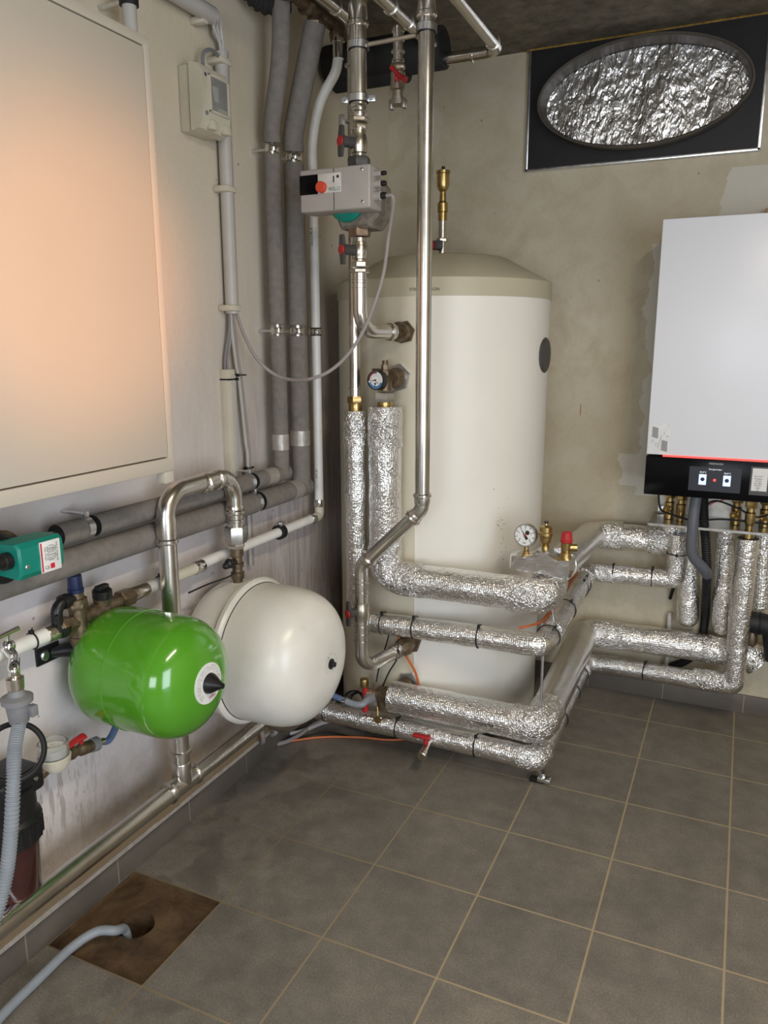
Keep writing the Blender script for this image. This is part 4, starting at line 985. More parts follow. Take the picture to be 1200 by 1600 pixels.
# ------------------------------------------------------------------ brass safety group
sg = thing('safety_valve_group', 'brass safety valve group with navy cap and black drain elbow', 'valve', (xq, -2.12, 0.87))
mb = MB(); MB().cyl((xq, yp(229, 918), 0.902), (xq, yp(203, 927), 0.902), 0.021, 22, 0.004).build('crimp_sleeve', nickel, sg)
MB().hexn((xq, yp(205, 927), 0.901), (xq, yp(186, 934), 0.901), 0.026, 0.2).build('nut', brass_old, sg)
yk1 = yp(160, 945)
mb.sweep([(xq, yp(188, 934), 0.90), (xq, yk1, 0.898), (xq, yp(128, 962), 0.896)], [0.018, 0.026, 0.018], 20); mb.lathe((xq, yk1, 0.898), (0.15, -0.1, 1), [(0, 0.022), (0.035, 0.024)], 24); mb.build('check_valve', brass_old, sg)
MB().lathe((xq+0.005, yk1-0.003, 0.932), (0.15, -0.1, 1), [(0, 0.0255), (0.018, 0.0255), (0.021, 0.022), (0.021, 0)], 28).build('black_cap', blackp, sg)
MB().box((xq-0.004, yk1-0.022, 0.95), (xq+0.016, yk1+0.016, 0.966), 0.005).build('cap_grip', blackp, sg)
ysg = yp(122, 965)
mb = MB(); mb.lathe((xq, ysg, 0.80), (0, 0, 1), [(0, 0.020), (0.03, 0.020), (0.032, 0.024), (0.05, 0.024), (0.052, 0.021), (0.135, 0.022), (0.137, 0.026), (0.152, 0.026), (0.154, 0.019), (0.168, 0.019)], 20); mb.build('body', brass_old, sg)
MB().hexn((xq, ysg, 0.925), (xq, ysg, 0.943), 0.027, 0.3).build('nut', brass_old, sg)
MB().lathe((xq, ysg, 0.968), (0, 0, 1), [(0, 0.020), (0.010, 0.0205), (0.012, 0.018), (0.016, 0.0185), (0.044, 0.0175), (0.046, 0.015), (0.046, 0)], 22).build('navy_cap', navy, sg)
mb = MB(); P = fillet([(xq, ysg-0.01, 0.955), (xq, ysg-0.066, 0.955), (xq, ysg-0.066, 0.90)], 0.03); mb.sweep(P, 0.0145, 18); mb.lathe((xq, ysg-0.030, 0.955), (0, -1, 0), [(0, 0.019), (0.018, 0.019)], 20)
mb.build('drain_elbow', blackp, sg)
mb = MB(); mb.lathe((xq, ysg-0.058, 0.870), (0, 0, 1), [(0, 0.016), (0.012, 0.026), (0.026, 0.028), (0.026, 0.023), (0.012, 0.018)], 24); mb.sweep([(xq+0.02, ysg-0.075, 0.89), (xq+0.017, ysg-0.082, 0.935)], 0.005, 8); mb.build('tundish', blackp, sg)
MB().hexn((xq, yp(112, 980), 0.890), (xq, yp(93, 985), 0.890), 0.025, 0.1).build('nut', brass_old, sg)
MB().cyl((xq, yp(126, 970), 0.892), (xq, yp(110, 980), 0.890), 0.019).build('neck', brass_old, sg)
MB().cyl((xq, yp(94, 985), 0.889), (xq, yp(70, 990), 0.889), 0.021, 22, 0.004).build('crimp_sleeve', nickel, sg)
wl = thing('white_water_pipe', 'short white water pipe with one black tie, left of brass safety group', 'pipe', (xq, -2.3, 0.89))
MB().sweep([(xq, yp(72, 990), 0.889), (xq, -2.75, 0.889)], 0.0185, 20).build('pipe_run', white_pipe, wl)
tie(wl, (xq, yp(50, 999), 0.889), (0, 1, 0), 0.0185)
# vessel bracket
vb = thing('vessel_bracket', 'black steel wall bracket screwed on beside the green vessel', 'bracket', (0.0, -2.12, 0.79))
mb = MB(); mb.box((0.0, at(54, 1024, 'x', 0).y, 0.775), (0.006, at(54, 1024, 'x', 0).y+0.075, 0.822), 0.002); mb.build('plate', blackp, vb)
mb = MB(); mb.sweep([(0.004, -2.14, 0.797), (0.03, -2.12, 0.80), (0.05, -2.105, 0.80), (0.075, -2.095, 0.80)], [0.014, 0.018, 0.020, 0.022], 14); mb.build('arm', blackp, vb)
MB().lathe((0.006, -2.165, 0.798), (1, 0, 0), [(0, 0.014), (0.003, 0.014), (0.006, 0.010), (0.006, 0)], 20).build('bolt', zinc, vb)
MB().lathe((0.088, ysg, 0.765), (0, 0, 1), [(0, 0.018), (0.036, 0.018)], 14).build('hose_connector', rubber, vb)

# ------------------------------------------------------------------ expansion vessels
def dome(R, x0, x1, xs0, xs1, pw=2.3):
    out = []
    for k in range(15):
        a = PI/2*k/14; out.append((xs0-(xs0-x0)*math.cos(a)**(2/pw), R*math.sin(a)**(2/pw)))
    for k in range(15):
        a = PI/2*(1-k/14); out.append((xs1+(x1-xs1)*math.cos(a)**(2/pw), R*math.sin(a)**(2/pw)))
    return out
def ring_text(mb, s, size, c, ax, ay, nrm, r, a0, a1):
    n_ = len(s)
    for i, ch in enumerate(s):
        if ch == ' ': continue
        a = a0+(a1-a0)*i/(n_-1); rad = ax*math.cos(a)+ay*math.sin(a); tg = rad.cross(nrm)
        text(mb, ch, size, flat_fn(V(c)+rad*r, tg, rad, nrm, 0.0005))
GY, GZ, GR = -2.033, 0.744, 0.158
gx0, gx1 = 0.045, at(326, 1066, 'y', GY).x
gv = thing('expansion_vessel', 'glossy green round expansion vessel on the left wall', 'vessel', (0.05, GY, GZ))
MB().lathe((0, GY, GZ), (1, 0, 0), dome(GR, gx0, gx1, 0.155, 0.30, 2.6), 72).build('shell', green, gv, 60)
MB().torus((0.215, GY, GZ), (1, 0, 0), GR+0.0004, 0.0016, 72, 8).build('weld_seam', green, gv)
lb = MB().lathe((gx1-0.004, GY, GZ), (1, 0, 0), [(-0.006, 0.054), (0.0035, 0.053), (0.006, 0)], 48).build('label_disc', paper, gv)
mb = MB(); A_, B_, N_ = V((0, 1, 0)), V((0, 0, 1)), V((1, 0, 0))
for j, r_ in enumerate((0.047, 0.042, 0.037)): ring_text(mb, ('max 10 bar  Trinkwasser  Membran Druck  18 L ' if j == 0 else 'Vordruck 4,0 bar  Temperatur max 70 C ' if j == 1 else 'CE 0045 Ausdehnung DIN 4807 '), 0.0052, (gx1+0.0022-j*0.0004+j*0.0006, GY, GZ), A_, B_, N_, r_, PI*1.25, -PI*0.25)
mb.build('lettering', ink, lb)
mb = MB(); text(mb, 'reflex', 0.012, flat_fn((gx1+0.0026, GY+0.008, GZ-0.036), (0, 1, 0), (0, 0, 1), (1, 0, 0))); mb.build('red_lettering', red_ink, lb)
MB().lathe((gx1+0.001, GY+0.002, GZ), (1, 0, 0), [(0, 0.027), (0.008, 0.025), (0.036, 0.008), (0.042, 0.007), (0.043, 0)], 32).build('valve_cone', blackp, gv)
WY, WZ, WR = -1.50, 0.598, 0.224
wx1 = at(517, 1035, 'y', WY).x
wv = thing('expansion_vessel', 'large white round expansion vessel with flange ring, right of the green one', 'vessel', (0.05, WY, WZ))
MB().lathe((0, WY, WZ), (1, 0, 0), dome(WR, 0.008, wx1, 0.13, 0.29, 2.75), 80).build('shell', vessel_white, wv, 60)
MB().lathe((0.183, WY, WZ), (1, 0, 0), [(0, WR-0.01), (0, WR+0.009), (0.005, WR+0.016), (0.018, WR+0.017), (0.026, WR+0.011), (0.028, WR-0.01)], 80).build('flange_ring', vessel_white, wv)
MB().torus((0.2115, WY, WZ), (1, 0, 0), WR+0.0005, 0.0015, 72, 6).build('joint_line', ink, wv)
lb = MB().lathe((wx1-0.004, WY, WZ), (1, 0, 0), [(-0.004, 0.044), (0.0022, 0.042), (0.0046, 0)], 48).build('label_disc', simple('vessel label', sr(215, 212, 204), 0.5), wv)
mb = MB(); ring_text(mb, 'reflex N 50 max 6 bar Heizung ', 0.006, (wx1+0.0013, WY, WZ), A_, B_, N_, 0.035, PI*1.2, -PI*0.3); mb.build('lettering', ink, lb)
mb = MB(); text(mb, 'r', 0.02, flat_fn((wx1+0.002, WY-0.018, WZ+0.026), (0, 1, 0), (0, 0, 1), (1, 0, 0))); mb.build('logo', green_ink, lb)
MB().lathe((wx1, WY, WZ), (1, 0, 0), [(0, 0.017), (0.004, 0.017), (0.006, 0.009), (0.016, 0.008), (0.018, 0)], 20).build('valve_cap', blackp, wv)
MB().lathe((0.14, WY, WZ+WR-0.008), (0, 0, 1), [(0, 0.032), (0.006, 0.030), (0.010, 0.02)], 28).build('boss', vessel_white, wv)

# ------------------------------------------------------------------ steel arch and floor pipe
XU = 0.14; ru = 0.0262
ar = thing('steel_arch_pipe', 'shiny steel arch pipe rising behind green vessel and dropping into white vessel', 'pipe', (XU, -1.67, 0.3))
zTop = at(312, 757, 'x', XU).z; zFl = at(285, 1224, 'x', XU).z; yU = -1.829; yD = -1.502
zj = at(262, 850, 'x', XU).z
MB().sweep(fillet([(XU, yU, zFl+0.05), (XU, yU, zTop), (XU, yD, zTop+0.006), (XU, yD, at(372, 825, 'x', XU).z)], 0.075, 12), ru, 32).build('pipe_run', steel, ar)
joint(ar, (XU, yU, at(264, 848, 'x', XU).z), (0, 0, 1), ru, 0.08)
joint(ar, (XU, at(322, 752, 'x', XU).y, zTop), (0, -1, 0), ru, 0.03); joint(ar, (XU, at(335, 750, 'x', XU).y, zTop+0.002), (0, 1, 0), ru, 0.03)
zz = at(367, 803, 'x', XU).z
joint(ar, (XU, yD, zz), (0, 0, 1), ru, 0.03); bead(ar, (XU, yD, zz-0.02), (0, 0, 1), ru, 0.01, 0.003)
bead(ar, (XU, yU, at(284, 1172, 'x', XU).z), (0, 0, 1), ru, 0.012, 0.006)
bead(ar, (XU, yU, at(284, 1205, 'x', XU).z), (0, 0, 1), ru, 0.008, 0.003)
zn = at(368, 822, 'x', XU).z; zn2 = at(368, 848, 'x', XU).z; z3 = WZ+WR
vg = thing('brass_cap_valve', 'brass cap valve with black clip between steel arch and white vessel', 'valve', (XU, yD, z3))
MB().hexn((XU, yD, zn2), (XU, yD, zn), 0.036, 0.2).build('union_nut', steel_d, vg)
MB().hexn((XU, yD, zn2-0.018), (XU, yD, zn2), 0.029, 0.5).build('union_nut', steel_d, vg)
zb0 = zn2-0.016; H_ = zb0-z3
MB().lathe((XU, yD, z3), (0, 0, 1), [(0, 0.016), (H_*0.12, 0.016), (H_*0.13, 0.021), (H_*0.3, 0.022), (H_*0.32, 0.017), (H_*0.42, 0.017), (H_*0.44, 0.021), (H_*0.56, 0.022), (H_*0.58, 0.017), (H_*0.74, 0.017), (H_*0.76, 0.022), (H_, 0.023)], 14).build('body', brass_old, vg)
c = V((XU, yD, z3+H_*0.62)); mb = MB(); mb.cyl(c, c+V((0.005, -0.045, 0.0)), 0.010); mb.sphere(c+V((0.005, -0.05, 0.004)), 0.016, 12); mb.sphere(c+V((0.008, -0.072, 0.002)), 0.011, 10)
mb.build('cap', blackp, vg)
tag(tube('seal_wire', spline([c+V((0.012, -0.03, -0.01)), c+V((0.02, -0.06, -0.03)), c+V((-0.02, -0.13, -0.045)), c+V((-0.04, -0.2, -0.055))], 8), 0.0028, rubber, n=8), 'short black wire trailing from the brass cap valve over the white pipe', 'cable')
fp_ = thing('steel_floor_pipe', 'long steel pipe low along the left wall, above the skirting', 'pipe', (XU, -2.0, zFl))
MB().sweep(dense(fillet([(XU, -3.3, zFl-0.003), (XU, -1.37, zFl-0.002), (XU, -1.25, 0.19), (XU-0.02, -1.05, 0.145), (XU-0.05, -0.985, 0.14)], 0.06), 0.1), ru, 32).build('pipe_run', steel, fp_)
MB().cyl((XU, yU-0.062, zFl), (XU, yU+0.062, zFl), ru+0.003, 32, 0.004).build('tee_sleeve', steel, fp_)
MB().cyl((XU, yU, zFl), (XU, yU, zFl+0.075), ru+0.003, 32, 0.004).build('tee_branch', steel, fp_)
for yy in (yU-0.058, yU+0.058): bead(fp_, (XU, yy, zFl), (0, 1, 0), ru, 0.013, 0.007)

# ------------------------------------------------------------------ white wall cabinet
cb = thing('wall_cabinet', 'big white wall cabinet with plain door, top left', 'cabinet', (0.15, -2.6, 1.27))
xc_ = 0.30; yr = -1.967; z0_, z1_ = 1.272, 2.257; yl = -3.25
MB().box((0.012, yl, z0_), (xc_-0.018, yr, z1_), 0.003).build('body', beige_metal, cb)
mb = MB()
mb.box((xc_-0.019, yl, z0_), (xc_-0.001, yr, z0_+0.034), 0.0025); mb.box((xc_-0.019, yl, z1_-0.022), (xc_-0.001, yr, z1_), 0.0025); mb.box((xc_-0.019, yr-0.022, z0_+0.03), (xc_-0.001, yr, z1_-0.02), 0.0025)
mb.build('frame', beige_metal, cb)
MB().box((xc_-0.019, yl, z0_+0.0375), (xc_, yr-0.0255, z1_-0.0255), 0.002).build('door', beige_metal, cb)
MB().box((xc_-0.03, yr-0.036, z0_-0.03), (xc_-0.004, yr-0.002, z0_), 0.002).build('corner_foot', beige_metal, cb)
MB().box((0.03, yr-0.13, z0_-0.014), (0.22, yr-0.04, z0_)).build('underside_dark_gap', dgrey, cb)  # dark box standing in for the dark gap under the cabinet
cp = thing('white_vent_pipe', 'white pipe with black clamp rising above the wall cabinet', 'pipe', (0.10, -1.842, 2.26))
c = at(203, 30, 'x', 0.10)
MB().cyl((0.10, c.y, 2.0), (0.10, c.y, CZ-0.005), 0.018).build('pipe', pvc, cp)
MB().lathe((0.10, c.y, at(203, 10, 'x', 0.1).z), (0, 0, 1), [(0, 0.018), (0, 0.024), (0.022, 0.024), (0.022, 0.018)], 24).build('clamp', rubber, cp)
MB().cyl((0.0, c.y, at(203, 6, 'x', 0.1).z+0.005), (0.08, c.y, at(203, 6, 'x', 0.1).z+0.005), 0.006, 10).build('rod', zinc, cp)

# ------------------------------------------------------------------ conduits, breaker box, trunking
xc2 = 0.03; ycd = -1.318
cdt = thing('cable_conduit', 'grey plastic conduit tube running straight down the left wall', 'conduit', (xc2, ycd, 1.68))
zt_c = at(350, 85, 'x', xc2).z; zb_c = at(357, 490, 'x', xc2).z
MB().lathe((xc2, ycd, zb_c), (0, 0, 1), [(0, 0.016), (0, 0.021), (zt_c-zb_c, 0.021), (zt_c-zb_c, 0.016)], 28).build('tube', pvc, cdt)
for vv in (101, 296, 481):
    zz = at(352, vv, 'x', xc2).z; MB().box((0.0, ycd-0.036, zz-0.010), (0.056, ycd+0.022, zz+0.010), 0.006).build('clip', cream, cdt)
tag(MB().cyl((0.018, ycd+0.035, zb_c+0.01), (0.018, ycd+0.035, zt_c+0.02), 0.013, 20).build('cable_conduit', pvc), 'slimmer grey conduit right behind the wide one on the left wall', 'conduit')
bc = thing('cable_conduit', 'grey conduit level under the ceiling above the breaker box', 'conduit', (0.045, -1.6, 2.5))
e0 = at(331, 24, 'x', 0.045)
MB().lathe((0.045, e0.y-0.9, e0.z), (0, 1, 0), [(0, 0.025), (0.9, 0.025), (0.9, 0.018), (0.88, 0.016), (0.88, 0)], 28).build('tube', pvc, bc)
MB().box((0.0, e0.y-0.05, e0.z-0.034), (0.05, e0.y-0.022, e0.z-0.014), 0.005).build('clip', cream, bc)
for k, (dy, dx) in enumerate(((-0.012, 0.012), (-0.004, 0.0), (0.006, 0.012), (0.012, -0.004), (0.0, 0.02))):
    P = spline([(0.045, e0.y-0.03, e0.z+dx*0.6), (0.045+dx*0.4, e0.y+0.02, e0.z+dx*0.5), (0.03+dx*0.5, ycd-0.03+dy+0.02*(k > 2), e0.z-0.02-0.015*(k % 2)), (0.03+dx*0.4, ycd+dy*0.8, zt_c+0.02), (0.03+dx*0.3, ycd+dy*0.6, zt_c-0.03)], 8)
    tag(tube('cable', P, 0.0052, cable_grey if k % 2 else pvc, n=8), ('pale ' if k % 2 else 'grey ')+'cable bending into the vertical conduit, '+('outermost of the bundle', 'second from outside', 'in the middle of the bundle', 'second from wall side', 'nearest the breaker box')[k], 'cable')
P = spline([(0.05, -1.44, 2.385), (0.05, -1.435, 2.42), (0.05, -1.40, 2.44), (0.045, -1.36, 2.44), (0.04, ycd-0.02, 2.43)], 8)
tag(tube('cable', P, 0.0055, mgrey, n=8), 'short dark grey cable looping out of the breaker box top', 'cable')
bx = thing('breaker_box', 'cream plastic breaker box with clear window on the left wall', 'electrical box', (0.04, -1.44, 2.19))
ya_, yb_ = -1.505, -1.372; za_, zb2_ = 2.196, 2.378
MB().box((0.0, ya_+0.008, za_), (0.05, yb_-0.005, zb2_), 0.006, 3).build('base', cream, bx)
mb = MB(); pr = [(0.046, za_-0.002), (0.075, za_+0.004), (0.088, za_+0.022), (0.094, za_+0.06), (0.094, zb2_-0.03), (0.082, zb2_-0.008), (0.046, zb2_+0.002)]
mb.prism([(x, ya_, z) for x, z in pr], (0, yb_-ya_, 0)); cv = mb.build('cover', cream, bx)
mb = MB(); yy0, yy1, zz0, zz1 = ya_+0.028, yb_-0.012, za_+0.05, zb2_-0.028
for lo, hi in (((0.092, yy0, zz0), (0.100, yy0+0.007, zz1)), ((0.092, yy1-0.007, zz0), (0.100, yy1, zz1)), ((0.092, yy0, zz0), (0.100, yy1, zz0+0.007)), ((0.092, yy0, zz1-0.007), (0.100, yy1, zz1))): mb.box(lo, hi, 0.002)
mb.build('window_frame', cream, cv)
MB().box((0.0955, yy0+0.006, zz0+0.006), (0.0985, yy1-0.006, zz1-0.006), 0.001).build('window_pane', clear, cv)
MB().box((0.0935, yy0+0.008, zz0+0.02), (0.0945, yy1-0.008, zz1-0.008)).build('switch_recess', mgrey, cv)
mb = MB(); mb.box((0.0942, yy0+0.018, zz0+0.034), (0.0953, yy0+0.044, zz1-0.03), 0.0005); mb.build('breaker', paper, cv)
MB().box((0.080, ya_+0.03, za_+0.004), (0.100, ya_+0.06, za_+0.030), 0.006).build('latch', cream, cv)
MB().box((0.080, yb_-0.035, za_+0.004), (0.100, yb_-0.004, za_+0.030), 0.006).build('latch', cream, cv)
for (yy, zz) in ((ya_+0.016, zb2_-0.035), (ya_+0.016, za_+0.045)): MB().lathe((0.093, yy, zz), (1, 0, 0), [(0, 0.006), (0.002, 0.006), (0.001, 0.004), (0.001, 0)], 14).build('screw', mgrey, cv)
zt1 = at(360, 577, 'x', 0.02).z; zt0 = 1.09; yt = -1.335
tk = thing('cable_trunking', 'cream square cable trunking with black tie, below the conduit', 'trunking', (0.01, yt, zt0))
MB().box((0.0, yt-0.024, zt0), (0.030, yt+0.020, zt1), 0.002).build('channel', cream, tk)
MB().box((0.0295, yt-0.002, zt0), (0.0335, yt+0.0205, zt1-0.02), 0.001).build('lid', pvc, tk)
mb = MB(); zz = zt1-0.035; mb.box((-0.0, yt-0.0255, zz), (0.035, yt-0.0235, zz+0.005)); mb.box((0.0335, yt-0.0255, zz), (0.0355, yt+0.022, zz+0.005)); mb.box((0.033, yt+0.015, zz-0.002), (0.042, yt+0.024, zz+0.007), 0.001)
mb.build('cable_tie', rubber, tk)
for k, (dy, y2, mm) in enumerate(((-0.008, -1.30, pvc), (0.006, -1.285, cable_grey))):
    P = spline([(0.03, ycd+dy, zb_c+0.05), (0.03, ycd+dy, zb_c-0.03), (0.03, -1.30+dy, zt1+0.02), (0.03, -1.293+k*0.014, zt1-0.05), (0.03, -1.27+k*0.016, 1.25), (0.03, -1.262+k*0.013, 1.2), (0.026, -1.262+k*0.013, 1.02), (0.026, -1.262+k*0.013, 0.80)], 8)
    tag(tube('cable', P, 0.006, mm, n=8), ('pale cable hanging from the conduit beside the trunking, left one' if k == 0 else 'grey cable hanging from the conduit beside the trunking, right one'), 'cable')
for k in (0, 1):
    P = spline([(0.03, ycd-0.012+k*0.012, zb_c+0.05), (0.028, ycd-0.016+k*0.012, zb_c-0.05), (0.016, yt-0.014+k*0.016, zt1+0.03), (0.016, yt-0.012+k*0.016, zt1-0.04)], 8)
    tag(tube('cable', P, 0.0045, cable_grey if k else mgrey, n=8), ('pale cable entering the trunking mouth, right one' if k else 'darker grey cable entering the trunking mouth, left one'), 'cable')
o = tie(None, (0.032, -1.285, zt1-0.02), (0, 0, 1), 0.016); tag(o, 'black cable tie round the two hanging cables beside trunking top', 'cable tie')
o = tie(None, (0.030, -1.256, at(382, 732, 'x', 0.03).z), (0, 0, 1), 0.0155); tag(o, 'black cable tie on the hanging cables just above the grey pipes', 'cable tie')

# ------------------------------------------------------------------ teal pump
tpz = thing('teal_pump', 'small teal circulation pump with white label on the grey wall pipe', 'pump', (0.12, -2.37, 1.08))
xf = 0.25
cl = [at(32, 852, 'x', xf), at(101, 833, 'x', xf), at(101, 889, 'x', xf), at(32, 909, 'x', xf)]
yA0, yA1 = cl[0].y, cl[1].y; zT = (cl[0].z+cl[1].z)/2; zB = (cl[2].z+cl[3].z)/2
mb = MB()
sec = [(xf-0.075, zB+0.004), (xf-0.012, zB), (xf-0.002, zB+0.012), (xf, (zT+zB)/2), (xf-0.002, zT-0.010), (xf-0.012, zT), (xf-0.075, zT-0.002)]
rows = [(yA0-0.004, 0.95, 0.006), (yA0, 1.0, 0.0), (yA1-0.02, 1.0, 0.0), (yA1-0.004, 0.97, 0.004), (yA1, 0.93, 0.010)]
prev = None; zm = (zT+zB)/2
for (y, s_, dx) in rows:
    rg = [mb.bm.verts.new((x-dx if x > xf-0.05 else x, y, zm+(z-zm)*s_)) for x, z in sec]
    if prev:
        for k in range(7): mb._f([prev[k], prev[(k+1) % 7], rg[(k+1) % 7], rg[k]])
    else: mb._f(list(rg))
    prev = rg
mb._f(list(reversed(prev))); mb.build('terminal_box', teal, tpz, 25)
La, Lb = at(61, 850, 'x', xf).y, at(92, 845, 'x', xf).y
lab = MB().box((xf-0.002, La, zB+0.004), (xf+0.002, Lb, zT-0.006), 0.0006).build('label', paper, tpz)
mb = MB(); mb.box((xf+0.002, La+0.0005, zB+0.006), (xf+0.0026, La+0.004, zT-0.008)); mb.build('magenta_stripe', red_ink, lab)
mb = MB(); rows_ = ['WILO STAR-RS', '230V 50Hz', '3 48W 0,21A', '2 35W 0,16A', '1 22W 0,10A', 'IP44 TF110', 'max 10 bar']
for i, s_ in enumerate(rows_):
    yy = Lb-0.010-i*(Lb-La-0.022)/6; text(mb, s_, 0.0065, flat_fn((xf+0.002, yy, zm+0.006), (0, 0, -1), (0, 1, 0), (1, 0, 0)))
text(mb, 'CE', 0.010, flat_fn((xf+0.002, La+0.014, zB+0.014), (0, 1, 0), (0, 0, 1), (1, 0, 0))); mb.build('lettering', ink, lab)
mb = MB(); mb.box((xf+0.002, Lb-0.030, zB+0.010), (xf+0.0028, Lb-0.019, zB+0.021)); mb.build('red_mark', red_ink, lab)
c = at(42, 886, 'x', xf-0.003); MB().lathe(c, (1, 0, 0), [(-0.002, 0.0055), (0.003, 0.0055), (0.004, 0.004), (0.004, 0)], 14).build('screw', chrome, tpz)
c = V((xf-0.035, yA0-0.004, zm+0.003)); MB().lathe(c, (0, -1, 0), [(0, 0.019), (0.016, 0.019), (0.018, 0.015), (0.05, 0.014), (0.052, 0.011), (0.09, 0.011)], 12).build('cable_gland', blackp, tpz)
MB().lathe((0.03, -2.385, 1.128), (1, 0, 0), [(0, 0.058), (0.07, 0.062), (0.08, 0.066), (0.095, 0.066), (0.105, 0.06), (0.145, 0.05)], 36).build('motor', blackp, tpz)
MB().lathe((0.128, -2.36, 1.132), (1, 0, 0), [(0, 0.050), (0.008, 0.053), (0.016, 0.050)], 36).build('bronze_flange', bronze, tpz)
mb = MB(); mb.sweep([(xw, -2.42, 1.122), (xw, -2.20, 1.122)], 0.019, 20); mb.build('pipe_socket', brass_old, tpz)
MB().hexn((xw, -2.335, 1.122), (xw, -2.30, 1.122), 0.032, 0.2).build('union_nut', brass_old, tpz)
MB().hexn((xw, -2.245, 1.122), (xw, -2.225, 1.122), 0.023, 0.2).build('union_nut', nickel, tpz)

# ------------------------------------------------------------------ tap, hose, filter, water meter
tx = thing('wall_tap', 'chrome wall tap with grey backflow connector at left edge', 'tap', (0.12, -2.36, 0.8))
a0_ = V((0.10, -2.345, 0.905)); te = at(22, 1052, 'x', 0.19)
mb = MB(); mb.sweep([(0.09, -2.345, 0.889), (0.11, -2.352, 0.912)], 0.012, 16); mb.sphere(a0_+V((0.015, -0.01, 0.006)), 0.017, 16); mb.cyl(a0_+V((0.015, -0.01, 0.01)), a0_+V((0.018, -0.012, 0.036)), 0.006); mb.build('valve_body', chrome, tx)
mb = MB(); mb.sweep([a0_+V((0.018, -0.037, 0.036)), a0_+V((0.018, 0.02, 0.040))], [0.005, 0.006], 10); mb.build('t_handle', chrome, tx)
MB().sweep(spline([a0_+V((0.018, -0.012, 0.0)), a0_+V((0.045, -0.022, -0.012)), te+V((0, 0, 0.012)), te-V((0, 0, 0.006))], 8), [0.0125]*25, 16).build('spout', chrome, tx)
c = te; zk = lambda v: at(24, v, 'x', 0.19).z
MB().lathe((c.x, c.y, zk(1077)), (0, 0, 1), [(0, 0.0165), (0.002, 0.018), (zk(1058)-zk(1077), 0.019), (zk(1056)-zk(1077), 0.012)], 22).build('hose_nut', nickel, tx)
cn = MB().lathe((c.x, c.y, zk(1135)), (0, 0, 1), [(0, 0.016), (0.008, 0.021), (zk(1100)-zk(1135), 0.026), (zk(1098)-zk(1135), 0.033), (zk(1090)-zk(1135), 0.034), (zk(1086)-zk(1135), 0.020), (zk(1077)-zk(1135), 0.015)], 26).build('backflow_connector', mgrey, tx)
MB().box((c.x+0.018, c.y+0.006, zk(1122)), (c.x+0.036, c.y+0.024, zk(1104)), 0.003).build('connector_lug', mgrey, cn)
hp = spline([(c.x, c.y, zk(1132)), at(23, 1170, 'x', 0.235), at(21, 1220, 'x', 0.27), at(17, 1300, 'x', 0.275), at(9, 1370, 'x', 0.275), at(-10, 1440, 'x', 0.28), at(-50, 1520, 'x', 0.28)], 50)
hr = [0.0150 if (i // 2) % 2 else 0.0124 for i in range(len(hp))]
tag(MB().sweep(hp, hr, 18).build('ribbed_hose', grey_hose), 'grey ribbed hose hanging from the tap connector at left edge', 'hose')
fx_, fy_ = 0.092, at(11, 1300, 'x', 0.092).y; zbt = 0.300
ft = thing('water_filter', 'black water filter housing with smoky brown bowl at left edge', 'filter', (fx_, fy_, 0.29))
zf = lambda v: at(10, v, 'x', 0.092).z
MB().lathe((fx_, fy_, zbt), (0, 0, 1), [(0, 0), (0, 0.058), (0.01, 0.063), (zf(1300)-zbt, 0.069)], 40).build('bowl', bowl_m, ft)
MB().lathe((fx_, fy_, zbt-0.011), (0, 0, 1), [(0, 0), (0, 0.052), (0.0105, 0.059)], 40).build('bowl_base', navy, ft)
mb = MB(); mb.lathe((fx_, fy_, zf(1312)), (0, 0, 1), [(0, 0.072), (0.004, 0.078), (zf(1275)-zf(1312), 0.079), (zf(1270)-zf(1312), 0.071), (zf(1225)-zf(1312), 0.071), (zf(1222)-zf(1312), 0.05), (zf(1222)-zf(1312), 0)], 40)
for k in range(24):
    a = 2*PI*k/24; d = V((math.cos(a), math.sin(a), 0)); cc = V((fx_, fy_, 0))+d*0.0775; mb.sweep([cc+V((0, 0, zf(1308))), cc+V((0, 0, zf(1280)))], 0.004, 6)
mb.build('head', blackp, ft)
MB().box((fx_-0.05, fy_-0.05, zf(1240)), (fx_+0.062, fy_+0.072, zf(1200)), 0.012, 3).build('cap_block', blackp, ft)
for (dy, dz) in ((0.045, 0.012), (0.012, -0.012)): MB().lathe((fx_+0.061, fy_+dy, zf(1225)+dz), (1, 0, 0), [(0, 0.006), (0.003, 0.005), (0.003, 0)], 12).build('screw', chrome, ft)
rc = at(22, 1175, 'x', 0.17)
tag(MB().torus(rc, (0.62, -0.55, 0.5), 0.062, 0.0065, 48, 10).build('filter_wrench_ring', blackp), 'black plastic ring leaning over the filter head at left edge', 'ring')
wm = thing('water_meter', 'round water meter with clear top in front of the left wall', 'meter', (0.12, -2.27, 0.55))
mc = at(84, 1178, 'x', 0.12); mx, my, mz = mc.x, mc.y, mc.z
MB().lathe((mx, my, mz-0.045), (0, 0, 1), [(0, 0.012), (0.008, 0.030), (0.022, 0.038), (0.04, 0.040), (0.042, 0.037)], 36).build('meter_body', cream, wm)
MB().lathe((mx, my, mz-0.004), (0, 0, 1), [(0, 0.030), (0.022, 0.030), (0.022, 0)], 32).build('counter', paper, wm)
MB().lathe((mx, my, mz-0.003), (0, 0, 1), [(0, 0.037), (0.034, 0.0365), (0.036, 0.034), (0.036, 0.031), (0.030, 0.031), (0.028, 0.0315), (0, 0.0315)], 36).build('clear_cover', clear, wm)
mb = MB(); text(mb, '00347', 0.012, flat_fn((mx+0.004, my, mz+0.018), (0.6, 0.8, 0), (-0.8, 0.6, 0), (0, 0, 1))); text(mb, 'm3', 0.008, flat_fn((mx-0.012, my+0.008, mz+0.018), (0.6, 0.8, 0), (-0.8, 0.6, 0), (0, 0, 1))); mb.build('counter_digits', ink, wm)
